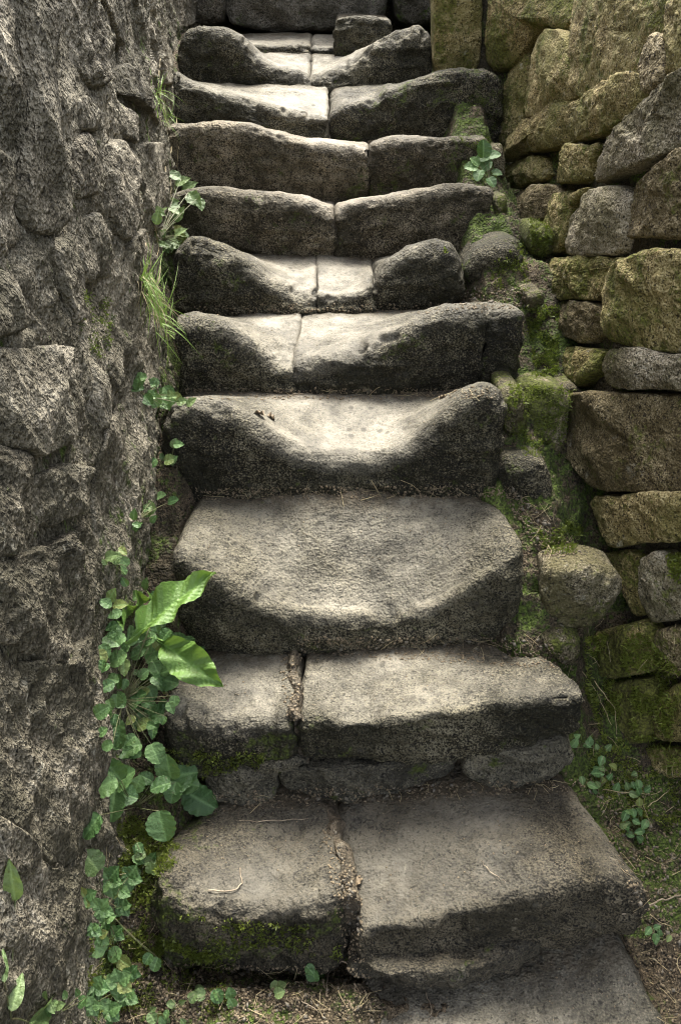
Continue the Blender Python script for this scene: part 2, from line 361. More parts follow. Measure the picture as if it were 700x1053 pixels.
def smooth1(a, k):
    for _ in range(k): a = np.r_[a[:1], (a[:-2] + 2 * a[1:-1] + a[2:]) / 4, a[-1:]]
    return a
def step_stone(name, parent, prof, bot, d, rear, dr, rn=0.035, rs=0.035, dl=None, rearx=None, sm=6, rough=1.0, moss=0.0, wearc=None,
               wearw=0.25, wear=1.0, extra=0.09, nu=130, mat=None, dirt=1.0, under=0.02, bulge=0.010, seed=0, curve=1.0, nrough=1.0, mossl=0.0, chipn=1.0):
    """a worn step block: prof = nose line, bot = foot of riser, rear = back of the visible tread (photo pixels at depths d and dr)"""
    dl = d if dl is None else dl          # d at right end, dl at left end
    x0, x1 = prof[0][0], prof[-1][0]
    dd = lambda px: dl + (d - dl) * (px - x0) / max(1, x1 - x0)
    A = np.array([onY(x, y, dd(x)) for x, y in prof]); B = np.array([onY(x, y, dd(x)) for x, y in bot])
    R = np.array([onY(x, y, dr) for x, y in rear])
    xs = A[0, 0], A[-1, 0]
    s = np.linspace(0, 1, nu); s = 0.5 * s + 0.5 * (0.5 - 0.5 * np.cos(math.pi * s)); s = 0.4 * s + 0.6 * (0.5 - 0.5 * np.cos(math.pi * s))
    X = xs[0] + (xs[1] - xs[0]) * s
    su = np.linspace(xs[0], xs[1], 300)
    Zf = np.interp(X, su, smooth1(np.interp(su, A[:, 0], A[:, 2]), sm * 10)); Df = dl + (d - dl) * s
    Zb = np.interp(X, B[:, 0], B[:, 2]) - under
    if rearx is None: Xr = X * 1.0
    else: Xr = rearx[0] + (rearx[1] - rearx[0]) * s
    Zr = np.interp(Xr, R[:, 0], R[:, 2])
    D = dr + extra
    Zf = np.maximum(Zf, Zb + 0.03)
    rnu = np.minimum(rn if np.isscalar(rn) else np.interp(s, np.linspace(0, 1, len(rn)), rn), (Zf - Zb) * 0.8)
    nf, na, nt_, nb = 30, 16, 52, 3
    t = np.linspace(0, 1, nf, endpoint=False)[None]
    Yf = Df[:, None] - bulge * np.sin(math.pi * t) + 0 * t; Zff = Zb[:, None] + (Zf - rnu - Zb)[:, None] * t
    an = np.linspace(0, math.pi / 2, na, endpoint=False)[None]
    Ya = Df[:, None] + rnu[:, None] * (1 - np.cos(an)); Za = (Zf - rnu)[:, None] + rnu[:, None] * np.sin(an)
    tt = np.linspace(0, 1, nt_)[None]
    Yt = (Df + rnu)[:, None] + (D - Df - rnu)[:, None] * tt
    q = np.clip((Yt - (Df + rnu)[:, None]) / (dr - Df - rnu)[:, None], 0, 1)
    q = (1 - curve) * q + curve * (q * q * (3 - 2 * q))
    Zt = Zf[:, None] + (Zr - Zf)[:, None] * q
    tb = np.linspace(0.34, 1, nb)[None]
    Yb = D + 0 * tb + 0 * Df[:, None]; Zbk = Zr[:, None] + (Zb - Zr)[:, None] * tb
    Y = np.concatenate([Yf, Ya, Yt, Yb], 1); Z = np.concatenate([Zff, Za, Zt, Zbk], 1)
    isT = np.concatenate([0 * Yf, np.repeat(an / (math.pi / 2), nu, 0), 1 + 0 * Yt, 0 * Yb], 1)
    # rounded ends
    dist = np.minimum(X - xs[0], xs[1] - X); tq = np.clip(dist / rs, 0, 1)
    e = rs * (1 - np.sqrt(np.clip(1 - (1 - tq) ** 2, 0, 1)))
    Ztop = np.maximum(Zf, Zr)
    Z = Zb[:, None] + (Z - Zb[:, None]) * (1 - e / (Ztop - Zb))[:, None]
    Y = D - (D - Y) * (1 - e / (D - Df))[:, None]
    q2 = np.clip((Y - Df[:, None]) / (D - Df)[:, None], 0, 1)
    XX = X[:, None] + (Xr - X)[:, None] * q2
    G = np.stack([XX, Y, Z], -1)
    N = gridnormals(G)
    mid = N[nu // 2, nf + na + nt_ // 2]
    if mid[2] < 0: N = -N
    off = seed * 7.7 + 1.0
    tre = isT
    disp = nrough * (0.008 * fbm(G, 6, 2, 0.5, off) + (1 - 0.72 * tre) * rough * (0.0065 * ridged(G * np.array([1, 1, 1.5]), 13, 3, off) + 0.004 * fbm(G, 40, 4, 0.6, off))
            + tre * 0.0016 * fbm(G, 26, 4, 0.6, off))
    nose = np.exp(-((np.arange(G.shape[1]) - (nf + na * 0.6)) / 7.0) ** 2)[None, :]
    disp = disp - nose * 0.045 * chipn * np.clip(fbm(G * np.array([1, 0.6, 0.6]), 15, 3, 0.6, off + 5) - 0.42, 0, 0.35)
    G = G + N * disp[..., None]
    nv = G.shape[1]
    V = G.reshape(-1, 3); F = gridfaces(nu, nv)
    caps = [list(range(nv - 1, -1, -1)), [(nu - 1) * nv + j for j in range(nv)]]
    wc = (xs[0] + xs[1]) / 2 if wearc is None else wearc
    wr = np.exp(-((XX - wc) / wearw) ** 2) * 0.75 + 0.25
    rg = Zf.max() - Zf.min()
    dipf = np.clip((Zf.max() - Zf) / rg, 0, 1)[:, None] if rg > 0.025 else np.ones((nu, 1))
    wr = wr * (0.38 + 0.62 * np.sqrt(dipf))
    w_ = np.clip(tre, 0, 1) ** 0.9 * wr * wear  # foot wear, plus bright tread against shaded riser painted into one mask
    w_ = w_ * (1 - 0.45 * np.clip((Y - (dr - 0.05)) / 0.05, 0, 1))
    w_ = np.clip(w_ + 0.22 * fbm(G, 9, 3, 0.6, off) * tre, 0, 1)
    di = dirt * tre * np.clip((Y - (dr - 0.06)) / 0.06, 0, 1)
    mo = moss + 0.08 * fbm(G, 5, 2, 0.5, off) - 0.35 * w_ + mossl * np.clip((xs[0] + 0.17 - XX) / 0.17, 0, 1)
    Fl = F
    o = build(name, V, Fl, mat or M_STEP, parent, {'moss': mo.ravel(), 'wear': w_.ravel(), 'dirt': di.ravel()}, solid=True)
    # close the ends
    import bmesh
    bm = bmesh.new(); bm.from_mesh(o.data); bm.verts.ensure_lookup_table()
    for cp in caps:
        f = bm.faces.new([bm.verts[i] for i in cp]); f.smooth = False
    bm.to_mesh(o.data); bm.free()
    return o

# ------------------------------------------------------------------ ground and the earth behind the walls
SOIL_D = [-2, 0.6, 0.9, 1.0, 1.25, 1.5, 1.75, 2.0, 2.35, 2.65, 2.95, 3.25, 3.55, 3.9, 4.6]
SOIL_L = [-0.01, -0.01, 0.02, 0.06, 0.25, 0.47, 0.68, 0.82, 0.96, 1.06, 1.16, 1.28, 1.40, 1.44, 1.47]
SOIL_R = [-0.03, -0.03, -0.02, 0.02, 0.12, 0.46, 0.64, 0.76, 0.97, 1.05, 1.15, 1.30, 1.36, 1.42, 1.46]
xs_ = np.linspace(-0.75, 1.5, 340); ys_ = np.linspace(-0.4, 4.55, 700)
GX, GY = np.meshgrid(xs_, ys_, indexing='ij')
zr2 = np.interp(GY, [0.9, 1.25, 1.5, 1.75, 2.0, 2.35], [-0.02, 0.06, 0.18, 0.42, 0.72, 0.95])
zl = np.interp(GY, SOIL_D, SOIL_L); zr_ = np.interp(GY, SOIL_D, SOIL_R)
side = np.clip((GX - 0.0) / 0.3 + 0.5, 0, 1)
lowr = np.clip((GX - 0.47) / 0.14, 0, 1); zr_ = zr_ * (1 - lowr) + np.minimum(zr_, zr2) * lowr
GZ = zl * (1 - side) + zr_ * side
innerR = np.interp(GY, [0, 1.0, 1.3, 1.5, 1.8, 2.1, 2.4, 4], [0.50, 0.53, 0.44, 0.36, 0.33, 0.42, 0.38, 0.40])
innerL = np.interp(GY, [0, 1.8, 2.1, 2.6, 4], [-0.35, -0.37, -0.47, -0.53, -0.62])
inner = np.clip((GX - innerL) / 0.05, 0, 1) * np.clip((innerR - GX) / 0.05, 0, 1)
GZ = GZ - 0.03 * np.clip((GX - 0.03) / 0.05, 0, 1) * np.clip((1.05 - GY) / 0.1, 0, 1) * np.clip((0.56 - GX) / 0.05, 0, 1)
GZ = GZ - 0.15 * inner * np.clip((GY - 0.93) / 0.1, 0, 1)
P = np.stack([GX, GY, GZ], -1)
GZ = GZ + 0.018 * fbm(P, 8, 4, 0.6) + 0.009 * fbm(P, 45, 3, 0.6) + 0.01 * ridged(P, 20, 2)
V = np.stack([GX, GY, GZ], -1).reshape(-1, 3)
so_m = 0.05 + np.where((V[:, 0] > 0.3) & (V[:, 1] > 1.05), 0.17, 0) + 0.1 * fbm(V, 5, 2) + np.where(V[:, 0] < -0.1, 0.04, 0.0)
tag(build('ground', V, gridfaces(340, 700), M_SOIL, None, {'moss': so_m, 'wear': np.zeros(len(V)), 'dirt': np.zeros(len(V))}, solid=True, origin=(0, 1, 0)),
    'dark brown soil with moss showing round the edges of the stone steps', kind='structure')
# wide terrain: low ground in front, banks held back by the walls
def sheet(name, x0, x1, y0, y1, zf, n, label):
    gx, gy = np.meshgrid(np.linspace(x0, x1, n), np.linspace(y0, y1, n), indexing='ij')
    p = np.stack([gx, gy, gx * 0], -1); gz = zf(gx, gy) + 0.05 * fbm(p, 0.8, 4)
    v = np.stack([gx, gy, gz], -1).reshape(-1, 3); z = np.zeros(len(v))
    tag(build(name, v, gridfaces(n, n), M_SOIL, None, {'moss': z + 0.12, 'wear': z, 'dirt': z}, origin=((x0 + x1) / 2, (y0 + y1) / 2, 0)), label, kind='structure')
sheet('ground', -150, 150, -150, 0.2, lambda x, y: -0.12 + 0 * x, 120, 'low mossy ground spreading out in front of the steps')

sheet('ground', 1.15, 150, 0.15, 150, lambda x, y: 2.36 + 0 * x, 90, 'high grassy bank held up behind the right wall')
sheet('ground', -150, -0.98, 0.15, 150, lambda x, y: 2.46 + 0 * x, 90, 'high bank held up behind the left wall')
sheet('ground', -0.98, 1.15, 4.78, 150, lambda x, y: 2.12 + 0 * x, 60, 'bank beyond the wall at the top of the steps')

# ------------------------------------------------------------------ the walls
def wall_core(name, parent, side, mat, d0, d1, z0f, z1, nd, nz, inset, amp, moss):
    D_, T = np.meshgrid(np.linspace(d0, d1, nd), np.linspace(0, 1, nz), indexing='ij')
    zb = np.interp(D_, SOIL_D, SOIL_L if side == 'L' else SOIL_R) - 0.15
    Z_ = zb + (z1 - zb) * T
    X_ = (xl(D_, Z_) - inset) if side == 'L' else (xr(D_, Z_) + inset)
    G = np.stack([X_, D_, Z_], -1); sg = 1 if side == 'L' else -1
    S = G * np.array([1, 1, 0.55])
    dsp = amp * (0.55 * fbm(S, 4, 3) + 0.5 * ridged(S, 8.5, 4) + 0.22 * fbm(G, 30, 4, 0.6) + 0.10 * fbm(G, 90, 2, 0.6))
    if side == 'L': dsp = dsp + left_relief(G) + 0.004 * fbm(G, 60, 3, 0.6)
    G[..., 0] += sg * dsp
    # flat top running back into the bank
    top = G[:, -1:, :].copy(); top[..., 0] -= sg * 0.5; top[..., 2] += 0.05
    G = np.concatenate([G, top], 1)
    v = G.reshape(-1, 3); z = np.zeros(len(v))
    m = moss + 0.1 * fbm(v, 4, 2)
    if side == 'L': m = m + 0.16 * np.clip(1 - (v[:, 2] - np.interp(v[:, 1], SOIL_D, SOIL_L)) / 0.28, 0, 1)      # greener near its damp foot
    return build(name, v, gridfaces(nd, nz + 1), mat, parent, {'moss': m, 'wear': z, 'dirt': z}, solid=True)

LW = tag(empty('stone_wall', (-0.5, 1.8, 0.3)), 'tall grey heavily eroded rough stone wall rising along the left side of the steps', 'wall')
wall_core('mortar_core', LW, 'L', M_LCORE, 0.15, 4.6, 0, 2.45, 760, 430, 0.006, 0.010, 0.04)
L_ST = [  # (polygon, bulge, rough)
 ([(30,-25),(52,-25),(63,76),(72,152),(74,215),(66,234),(54,230),(46,213),(42,114)], 0.115, 0.25),
 ([(-30,-25),(26,-25),(38,114),(43,152),(36,205),(20,165),(-30,130)], 0.020, 1.3),
 ([(-30,140),(18,172),(33,217),(28,240),(10,262),(-30,255)], 0.018, 1.3),
 ([(73,142),(91,136),(103,167),(99,198),(76,204)], 0.028, 1.0),
 ([(72,100),(80,97),(100,125),(97,135),(77,132)], 0.02, 1.0),
 ([(104,152),(125,146),(142,171),(138,228),(125,247),(110,207)], 0.024, 1.0),
 ([(119,72),(131,68),(168,116),(169,140),(142,104),(121,96)], 0.032, 0.9),
 ([(117,100),(133,118),(135,148),(121,135)], 0.026, 0.9),
 ([(98,-20),(123,-20),(131,40),(122,46)], 0.026, 0.8),
 ([(134,60),(141,22),(153,16),(172,50),(172,88),(154,74)], 0.02, 1.0),
 ([(58,-25),(95,-25),(112,40),(112,70),(90,90),(68,60)], 0.014, 1.3),
 ([(57,247),(76,243),(87,305),(90,323),(76,333),(63,290)], 0.032, 0.9),
 ([(30,230),(53,230),(57,304),(72,342),(40,354),(22,304)], 0.016, 1.2),
 ([(82,226),(106,220),(122,258),(114,281),(91,290),(84,266)], 0.024, 1.1),
 ([(-30,280),(14,281),(23,312),(18,340),(-30,348)], 0.024, 1.1),
 ([(-30,360),(84,357),(88,372),(90,425),(86,441),(38,468),(23,460),(-30,448)], 0.030, 1.0),
 ([(90,369),(104,384),(108,426),(99,441),(91,418)], 0.030, 0.8),
 ([(108,330),(137,345),(139,407),(114,405),(108,380)], 0.016, 1.0),
 ([(97,441),(141,415),(146,502),(132,548),(116,612),(103,578)], 0.020, 1.0),
 ([(-30,457),(27,466),(32,502),(23,563),(-30,578)], 0.020, 1.3),
 ([(34,491),(65,479),(91,481),(87,521),(46,546)], 0.026, 1.1),
 ([(-30,592),(40,568),(92,540),(100,600),(97,640),(60,682),(0,652),(-30,652)], 0.020, 1.4),
 ([(-30,662),(55,692),(98,652),(100,800),(60,900),(-30,800)], 0.016, 1.5),
 ([(-30,812),(55,906),(88,860),(80,950),(78,1075),(-30,1075)], 0.016, 1.5),
 ([(172,-20),(212,-20),(220,18),(192,26),(178,46)], 0.022, 1.0),
 ([(126,250),(150,235),(165,262),(150,300),(130,295)], 0.018, 1.1),
 ([(142,150),(170,148),(176,200),(160,235),(143,222)], 0.016, 1.1),
]
for i, (pl, bu, ro) in enumerate(L_ST):
    big = (max(p[1] for p in pl) - min(p[1] for p in pl)) > 95
    face_stone('stone', LW, pl, 'L', M_LEFT, bulge=bu * 0.42, depth=0.07, edge=0.010, rough=ro * 0.62, tilt=0.05, moss=0.10 if i in (17, 18, 11) else 0.0, chip=0.3, grow=1.06, round_it=1,
               stretch=1.7, nseg=150 if big else 96, nring=56 if big else 32, seed=i + 11)

RW = tag(empty('stone_wall', (0.7, 1.9, 0.4)), 'mossy ochre rubble stone wall leaning back along the right side of the steps', 'wall')
wall_core('mortar_core', RW, 'R', M_RCORE, 0.15, 4.6, 0, 2.35, 420, 200, 0.026, 0.014, 0.06)
R_ST = [  # (polygon, bulge, moss, edge)
 ([(446,-25),(494,-25),(493,30),(491,70),(470,76),(447,75)], 0.03, 0.02, 0.03),
 ([(498,-25),(580,-25),(580,28),(548,37),(524,68),(503,72),(494,55)], 0.035, 0.10, 0.04),
 ([(508,148),(518,74),(541,52),(539,118),(526,148)], 0.020, 0.10, 0.012),
 ([(541,120),(548,52),(554,33),(576,32),(579,97),(565,105),(550,117)], 0.064, 0.0, 0.010),
 ([(583,-25),(682,-25),(680,25),(660,38),(655,50),(653,72),(630,77),(594,98),(585,95),(582,40)], 0.035, 0.04, 0.03),
 ([(656,52),(668,36),(678,35),(677,82),(662,97),(657,75)], 0.040, -0.05, 0.02),
 ([(682,32),(689,-25),(735,-25),(735,50),(700,70),(682,82)], 0.03, 0.0, 0.02),
 ([(604,184),(615,150),(645,117),(680,84),(735,42),(735,135),(660,163),(620,183)], 0.045, -0.06, 0.02),
 ([(580,122),(588,104),(637,77),(652,77),(659,97),(640,116),(622,133),(592,144),(582,140)], 0.042, 0.0, 0.02),
 ([(514,166),(522,146),(540,124),(569,102),(581,103),(580,125),(573,146),(546,155)], 0.052, -0.04, 0.018),
 ([(508,190),(516,171),(553,159),(557,182),(531,193)], 0.032, 0.06, 0.025),
 ([(559,160),(570,151),(604,149),(602,167),(597,186),(561,187)], 0.032, 0.02, 0.018),
 ([(506,226),(511,202),(539,193),(564,190),(569,203),(553,228),(530,230)], 0.04, 0.02, 0.03),
 ([(556,260),(558,236),(568,202),(582,196),(583,210),(572,258)], 0.03, 0.06, 0.015),
 ([(573,258),(581,224),(603,196),(630,191),(637,200),(630,243),(625,258),(595,262)], 0.04, -0.04, 0.03),
 ([(626,241),(638,198),(660,177),(735,130),(735,245),(653,243)], 0.042, -0.02, 0.025),
 ([(545,288),(547,268),(590,264),(634,264),(640,268),(617,281),(613,306),(569,307),(561,294)], 0.04, 0.06, 0.016),
 ([(616,290),(630,271),(668,259),(735,262),(735,361),(668,361),(638,356),(616,343)], 0.055, 0.03, 0.03),
 ([(566,320),(576,308),(609,312),(613,340),(592,353),(577,342)], 0.034, 0.02, 0.022),
 ([(537,320),(550,306),(569,312),(577,342),(569,390),(547,392),(537,354)], 0.036, 0.20, 0.02),
 ([(566,382),(576,356),(610,358),(606,380),(592,396),(577,396)], 0.03, 0.08, 0.015),
 ([(605,380),(615,361),(650,357),(676,365),(735,368),(735,404),(670,402),(622,397)], 0.06, -0.02, 0.022),
 ([(578,464),(569,425),(577,410),(607,405),(735,408),(735,503),(663,505),(611,503),(595,494)], 0.055, 0.0, 0.025),
 ([(600,514),(650,509),(735,506),(735,556),(663,557),(627,563),(611,540)], 0.05, 0.0, 0.014),
 ([(655,603),(657,577),(675,568),(700,587),(715,635),(671,641),(659,627)], 0.045, 0.02, 0.02),
 ([(684,572),(735,560),(735,605),(693,596)], 0.03, 0.25, 0.02),
 ([(578,667),(600,653),(655,641),(668,655),(666,690),(631,698),(600,691)], 0.06, 0.20, 0.03),
 ([(670,659),(676,648),(735,645),(735,694),(680,695)], 0.045, 0.02, 0.02),
 ([(605,723),(618,707),(655,700),(668,712),(663,762),(631,766),(610,750)], 0.065, 0.24, 0.03),
 ([(666,740),(683,707),(735,703),(735,762),(668,763)], 0.05, 0.06, 0.02),
 ([(612,572),(640,566),(654,572),(653,600),(658,632),(645,636),(640,600)], 0.02, 0.05, 0.02),
 ([(604,775),(640,770),(690,772),(735,768),(735,800),(640,795)], 0.03, 0.12, 0.02),
 ([(581,206),(592,196),(600,192),(596,200),(586,212)], 0.028, 0.06, 0.008),
 ([(518,232),(536,232),(540,240),(522,243)], 0.03, 0.05, 0.01),
 ([(604,170),(613,150),(611,146),(606,150)], 0.02, 0.0, 0.008),
]
for i, (pl, bu, mo, ed) in enumerate(R_ST):
    sf = 3.47 if i == 0 else 'R'
    xs2 = [p[0] for p in pl]; big = max(xs2) - min(xs2) > 75
    face_stone('stone', RW, pl, sf, M_RGREY if i in (7, 14, 21, 24) else M_RBROWN if i in (5, 12, 15, 18, 22, 27) else M_RIGHT, bulge=bu * 0.72, depth=0.13, edge=0.004 + ed * 0.25, moss=mo + 0.03, tilt=0.07, rough=0.66, chip=0.3, grow=1.045, round_it=1,
               nseg=140 if big else 96, nring=46 if big else 30, seed=i + 101)

FOOT = [([(526,404),(556,396),(584,402),(580,430),(572,470),(544,466),(524,432)], 1.95, 0.18, 0.02), ([(512,400),(536,398),(543,436),(526,462),(516,440)], 1.90, 0.14, 0.02),
        ([(540,302),(556,297),(558,312),(543,320)], 2.2, 0.1, 0.012), ([(507,203),(520,198),(522,236),(510,246)], 2.68, 0.1, 0.02),
        ([(502,152),(516,146),(519,186),(505,190)], 2.98, 0.1, 0.02), ([(545,230),(566,232),(567,262),(548,266),(540,248)], 2.48, 0.26, 0.02), ([(566,396),(590,394),(600,404),(586,412),(570,410)], 2.0, 0.1, 0.01),
        ([(553,655),(578,648),(598,656),(590,684),(572,676)], 1.47, 0.16, 0.02)]
for i, (pl, dp, mo, ed) in enumerate(FOOT):
    face_stone('stone', RW, pl, dp, M_RFOOT, bulge=0.025, depth=0.16, edge=ed, moss=mo, tilt=0.2, seed=i + 801, nseg=80, nring=28)

BW = tag(empty('stone_wall', (-0.1, 4.35, 1.4)), 'pale grey wall of big slabs closing the top of the steps', 'wall')
B_ST = [([(150,-60),(228,-60),(232,22),(190,28),(160,20)], 4.25), ([(230,-70),(292,-70),(400,-70),(398,26),(330,34),(262,30),(232,26)], 4.3),
        ([(402,-70),(470,-70),(462,24),(404,26)], 4.28), ([(150,-130),(300,-130),(300,-73),(150,-64)], 4.3), ([(303,-130),(470,-130),(470,-73),(303,-73)], 4.32)]
for i, (pl, dp) in enumerate(B_ST):
    face_stone('stone', BW, pl, dp, M_BACK, bulge=0.03, depth=0.3, edge=0.03, tilt=0.05, moss=-0.02, nseg=120, nring=40, seed=i + 301)
v = np.array([[-1, 4.5, 1.2], [1, 4.5, 1.2], [1, 4.5, 2.2], [-1, 4.5, 2.2], [-1, 4.8, 1.2], [1, 4.8, 1.2], [1, 4.8, 2.2], [-1, 4.8, 2.2]])
build('mortar_core', v, [[0, 1, 2, 3], [5, 4, 7, 6], [1, 5, 6, 2], [4, 0, 3, 7], [3, 2, 6, 7]], M_RCORE, BW, {k: np.zeros(8) for k in ('moss', 'wear', 'dirt')}, smooth=False)

# ------------------------------------------------------------------ the staircase
ST = tag(empty('stone_staircase', (0.05, 1.0, 0.0)), 'steep flight of deeply worn grey stone steps climbing between two walls', 'staircase')
def step(loc, label): o = empty('step', loc, ST); o['label'] = label; return o
D1, D2, D3, D4, D5, D6, D7, D8, D9, D10, D11, D12 = 1.0, 1.275, 1.498, 1.767, 2.05, 2.35, 2.65, 2.95, 3.25, 3.55, 3.85, 4.2
# foot slab
s0 = step((0.25, 0.8, 0), 'flat foot slab at the very bottom of the flight')
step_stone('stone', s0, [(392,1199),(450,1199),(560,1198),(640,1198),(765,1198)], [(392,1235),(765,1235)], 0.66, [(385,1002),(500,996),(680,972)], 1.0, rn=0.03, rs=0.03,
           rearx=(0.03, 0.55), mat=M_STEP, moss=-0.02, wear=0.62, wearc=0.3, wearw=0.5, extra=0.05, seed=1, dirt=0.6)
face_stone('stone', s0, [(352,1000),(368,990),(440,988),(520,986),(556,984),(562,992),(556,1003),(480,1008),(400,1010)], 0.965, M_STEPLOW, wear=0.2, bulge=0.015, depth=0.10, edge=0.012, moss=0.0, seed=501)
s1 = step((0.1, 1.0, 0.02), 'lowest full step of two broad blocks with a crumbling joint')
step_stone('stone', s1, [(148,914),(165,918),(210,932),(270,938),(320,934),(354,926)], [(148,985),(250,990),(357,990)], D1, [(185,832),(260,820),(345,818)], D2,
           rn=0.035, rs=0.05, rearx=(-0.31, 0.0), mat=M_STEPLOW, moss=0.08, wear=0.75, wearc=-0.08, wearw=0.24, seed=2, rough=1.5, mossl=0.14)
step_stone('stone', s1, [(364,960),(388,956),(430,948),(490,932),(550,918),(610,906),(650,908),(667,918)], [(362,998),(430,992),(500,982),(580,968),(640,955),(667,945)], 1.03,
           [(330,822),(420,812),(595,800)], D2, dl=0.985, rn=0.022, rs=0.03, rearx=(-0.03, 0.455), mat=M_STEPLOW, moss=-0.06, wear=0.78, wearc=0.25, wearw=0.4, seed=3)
s2 = step((0.05, 1.275, 0.2), 'second step, a squared slab beside a smaller mossy block on thin packing stones')
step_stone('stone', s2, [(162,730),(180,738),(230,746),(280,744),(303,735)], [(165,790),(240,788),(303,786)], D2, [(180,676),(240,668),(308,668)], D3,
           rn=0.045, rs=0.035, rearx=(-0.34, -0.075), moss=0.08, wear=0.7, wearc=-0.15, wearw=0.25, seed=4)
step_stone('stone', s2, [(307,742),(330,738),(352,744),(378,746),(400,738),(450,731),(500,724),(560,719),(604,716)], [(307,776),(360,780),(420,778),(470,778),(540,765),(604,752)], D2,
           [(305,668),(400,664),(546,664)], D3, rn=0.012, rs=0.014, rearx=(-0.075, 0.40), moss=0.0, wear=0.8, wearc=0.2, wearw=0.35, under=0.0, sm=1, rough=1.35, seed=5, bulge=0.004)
for k, pl in enumerate([[(208,796),(240,788),(284,790),(288,815),(260,824),(212,822)], [(288,792),(330,786),(400,783),(470,780),(472,805),(420,812),(320,818),(290,810)],
                        [(476,778),(520,768),(585,760),(594,785),(560,802),(500,808),(478,800)], [(255,784),(300,778),(318,784),(300,790),(262,792)]]):
    face_stone('packing_stone', s2, pl, D2 - 0.002, M_STEP, wear=0.22, bulge=0.014, depth=0.12, edge=0.009, round_it=1, moss=-0.03, seed=510 + k)
s3 = step((0.0, 1.5, 0.4), 'third step, one broad grey slab worn into a sloping hollow')
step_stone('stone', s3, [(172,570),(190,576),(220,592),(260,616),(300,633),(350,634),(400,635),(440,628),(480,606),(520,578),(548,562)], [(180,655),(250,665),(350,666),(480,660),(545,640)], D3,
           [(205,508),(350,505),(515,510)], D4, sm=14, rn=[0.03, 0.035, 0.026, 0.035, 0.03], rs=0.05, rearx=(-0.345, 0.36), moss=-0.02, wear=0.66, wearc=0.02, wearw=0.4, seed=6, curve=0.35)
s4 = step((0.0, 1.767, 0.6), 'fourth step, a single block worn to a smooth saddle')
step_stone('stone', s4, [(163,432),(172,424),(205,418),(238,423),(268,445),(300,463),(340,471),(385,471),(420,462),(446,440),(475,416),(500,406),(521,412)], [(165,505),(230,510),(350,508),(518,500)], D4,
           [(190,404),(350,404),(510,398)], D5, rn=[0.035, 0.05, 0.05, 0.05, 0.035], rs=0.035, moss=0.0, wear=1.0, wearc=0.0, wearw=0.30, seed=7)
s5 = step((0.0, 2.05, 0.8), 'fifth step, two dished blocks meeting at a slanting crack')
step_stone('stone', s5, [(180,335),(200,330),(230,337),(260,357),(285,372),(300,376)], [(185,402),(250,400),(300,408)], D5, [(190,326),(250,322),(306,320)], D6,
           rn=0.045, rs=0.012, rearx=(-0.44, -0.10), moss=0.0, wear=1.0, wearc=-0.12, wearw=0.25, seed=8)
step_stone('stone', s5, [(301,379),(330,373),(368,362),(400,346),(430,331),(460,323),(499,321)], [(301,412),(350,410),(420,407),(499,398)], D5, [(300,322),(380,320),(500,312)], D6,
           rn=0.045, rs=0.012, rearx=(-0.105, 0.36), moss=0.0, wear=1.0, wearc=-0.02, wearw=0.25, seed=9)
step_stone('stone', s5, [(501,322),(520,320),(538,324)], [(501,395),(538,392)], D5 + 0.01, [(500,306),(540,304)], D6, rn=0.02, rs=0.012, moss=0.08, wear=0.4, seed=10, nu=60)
s6 = step((0.0, 2.35, 0.95), 'sixth step, broken into three pieces with a high rounded left end')
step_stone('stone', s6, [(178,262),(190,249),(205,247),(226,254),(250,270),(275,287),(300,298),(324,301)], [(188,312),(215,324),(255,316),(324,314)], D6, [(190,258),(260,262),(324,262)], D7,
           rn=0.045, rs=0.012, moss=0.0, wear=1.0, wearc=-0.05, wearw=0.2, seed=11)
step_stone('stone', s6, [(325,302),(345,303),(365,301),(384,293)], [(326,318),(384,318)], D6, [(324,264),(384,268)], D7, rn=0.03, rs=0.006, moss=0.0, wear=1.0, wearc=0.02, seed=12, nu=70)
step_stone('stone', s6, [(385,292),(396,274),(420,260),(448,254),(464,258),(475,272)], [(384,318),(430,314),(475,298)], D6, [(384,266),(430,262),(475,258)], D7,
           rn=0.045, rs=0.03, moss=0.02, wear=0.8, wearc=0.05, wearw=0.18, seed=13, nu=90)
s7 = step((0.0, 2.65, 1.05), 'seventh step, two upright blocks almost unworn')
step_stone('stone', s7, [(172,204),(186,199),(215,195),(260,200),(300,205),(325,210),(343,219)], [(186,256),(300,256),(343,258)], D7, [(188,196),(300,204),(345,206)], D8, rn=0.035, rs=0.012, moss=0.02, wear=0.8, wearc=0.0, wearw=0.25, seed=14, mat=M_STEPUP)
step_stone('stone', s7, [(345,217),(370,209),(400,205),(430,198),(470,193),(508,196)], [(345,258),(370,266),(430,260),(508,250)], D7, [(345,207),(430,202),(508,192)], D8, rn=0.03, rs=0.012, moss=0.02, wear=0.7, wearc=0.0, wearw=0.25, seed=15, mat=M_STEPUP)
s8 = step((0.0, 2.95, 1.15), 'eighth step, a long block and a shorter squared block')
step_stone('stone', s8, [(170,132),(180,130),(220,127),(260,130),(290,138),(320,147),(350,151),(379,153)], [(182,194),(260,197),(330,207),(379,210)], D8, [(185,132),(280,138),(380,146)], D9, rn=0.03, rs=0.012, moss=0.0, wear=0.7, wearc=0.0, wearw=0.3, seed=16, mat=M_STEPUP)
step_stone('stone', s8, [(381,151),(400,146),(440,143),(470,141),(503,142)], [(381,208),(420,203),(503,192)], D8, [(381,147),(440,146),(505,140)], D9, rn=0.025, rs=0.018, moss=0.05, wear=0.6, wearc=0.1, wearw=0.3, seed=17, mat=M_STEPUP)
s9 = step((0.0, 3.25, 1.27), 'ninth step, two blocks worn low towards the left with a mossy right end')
step_stone('stone', s9, [(176,74),(188,82),(205,89),(240,99),(270,108),(300,113),(336,119)], [(180,130),(250,137),(336,150)], D9, [(185,84),(270,88),(338,90)], D10, rn=0.035, rs=0.012, moss=0.0, wear=1.0, wearc=-0.1, wearw=0.3, seed=18)
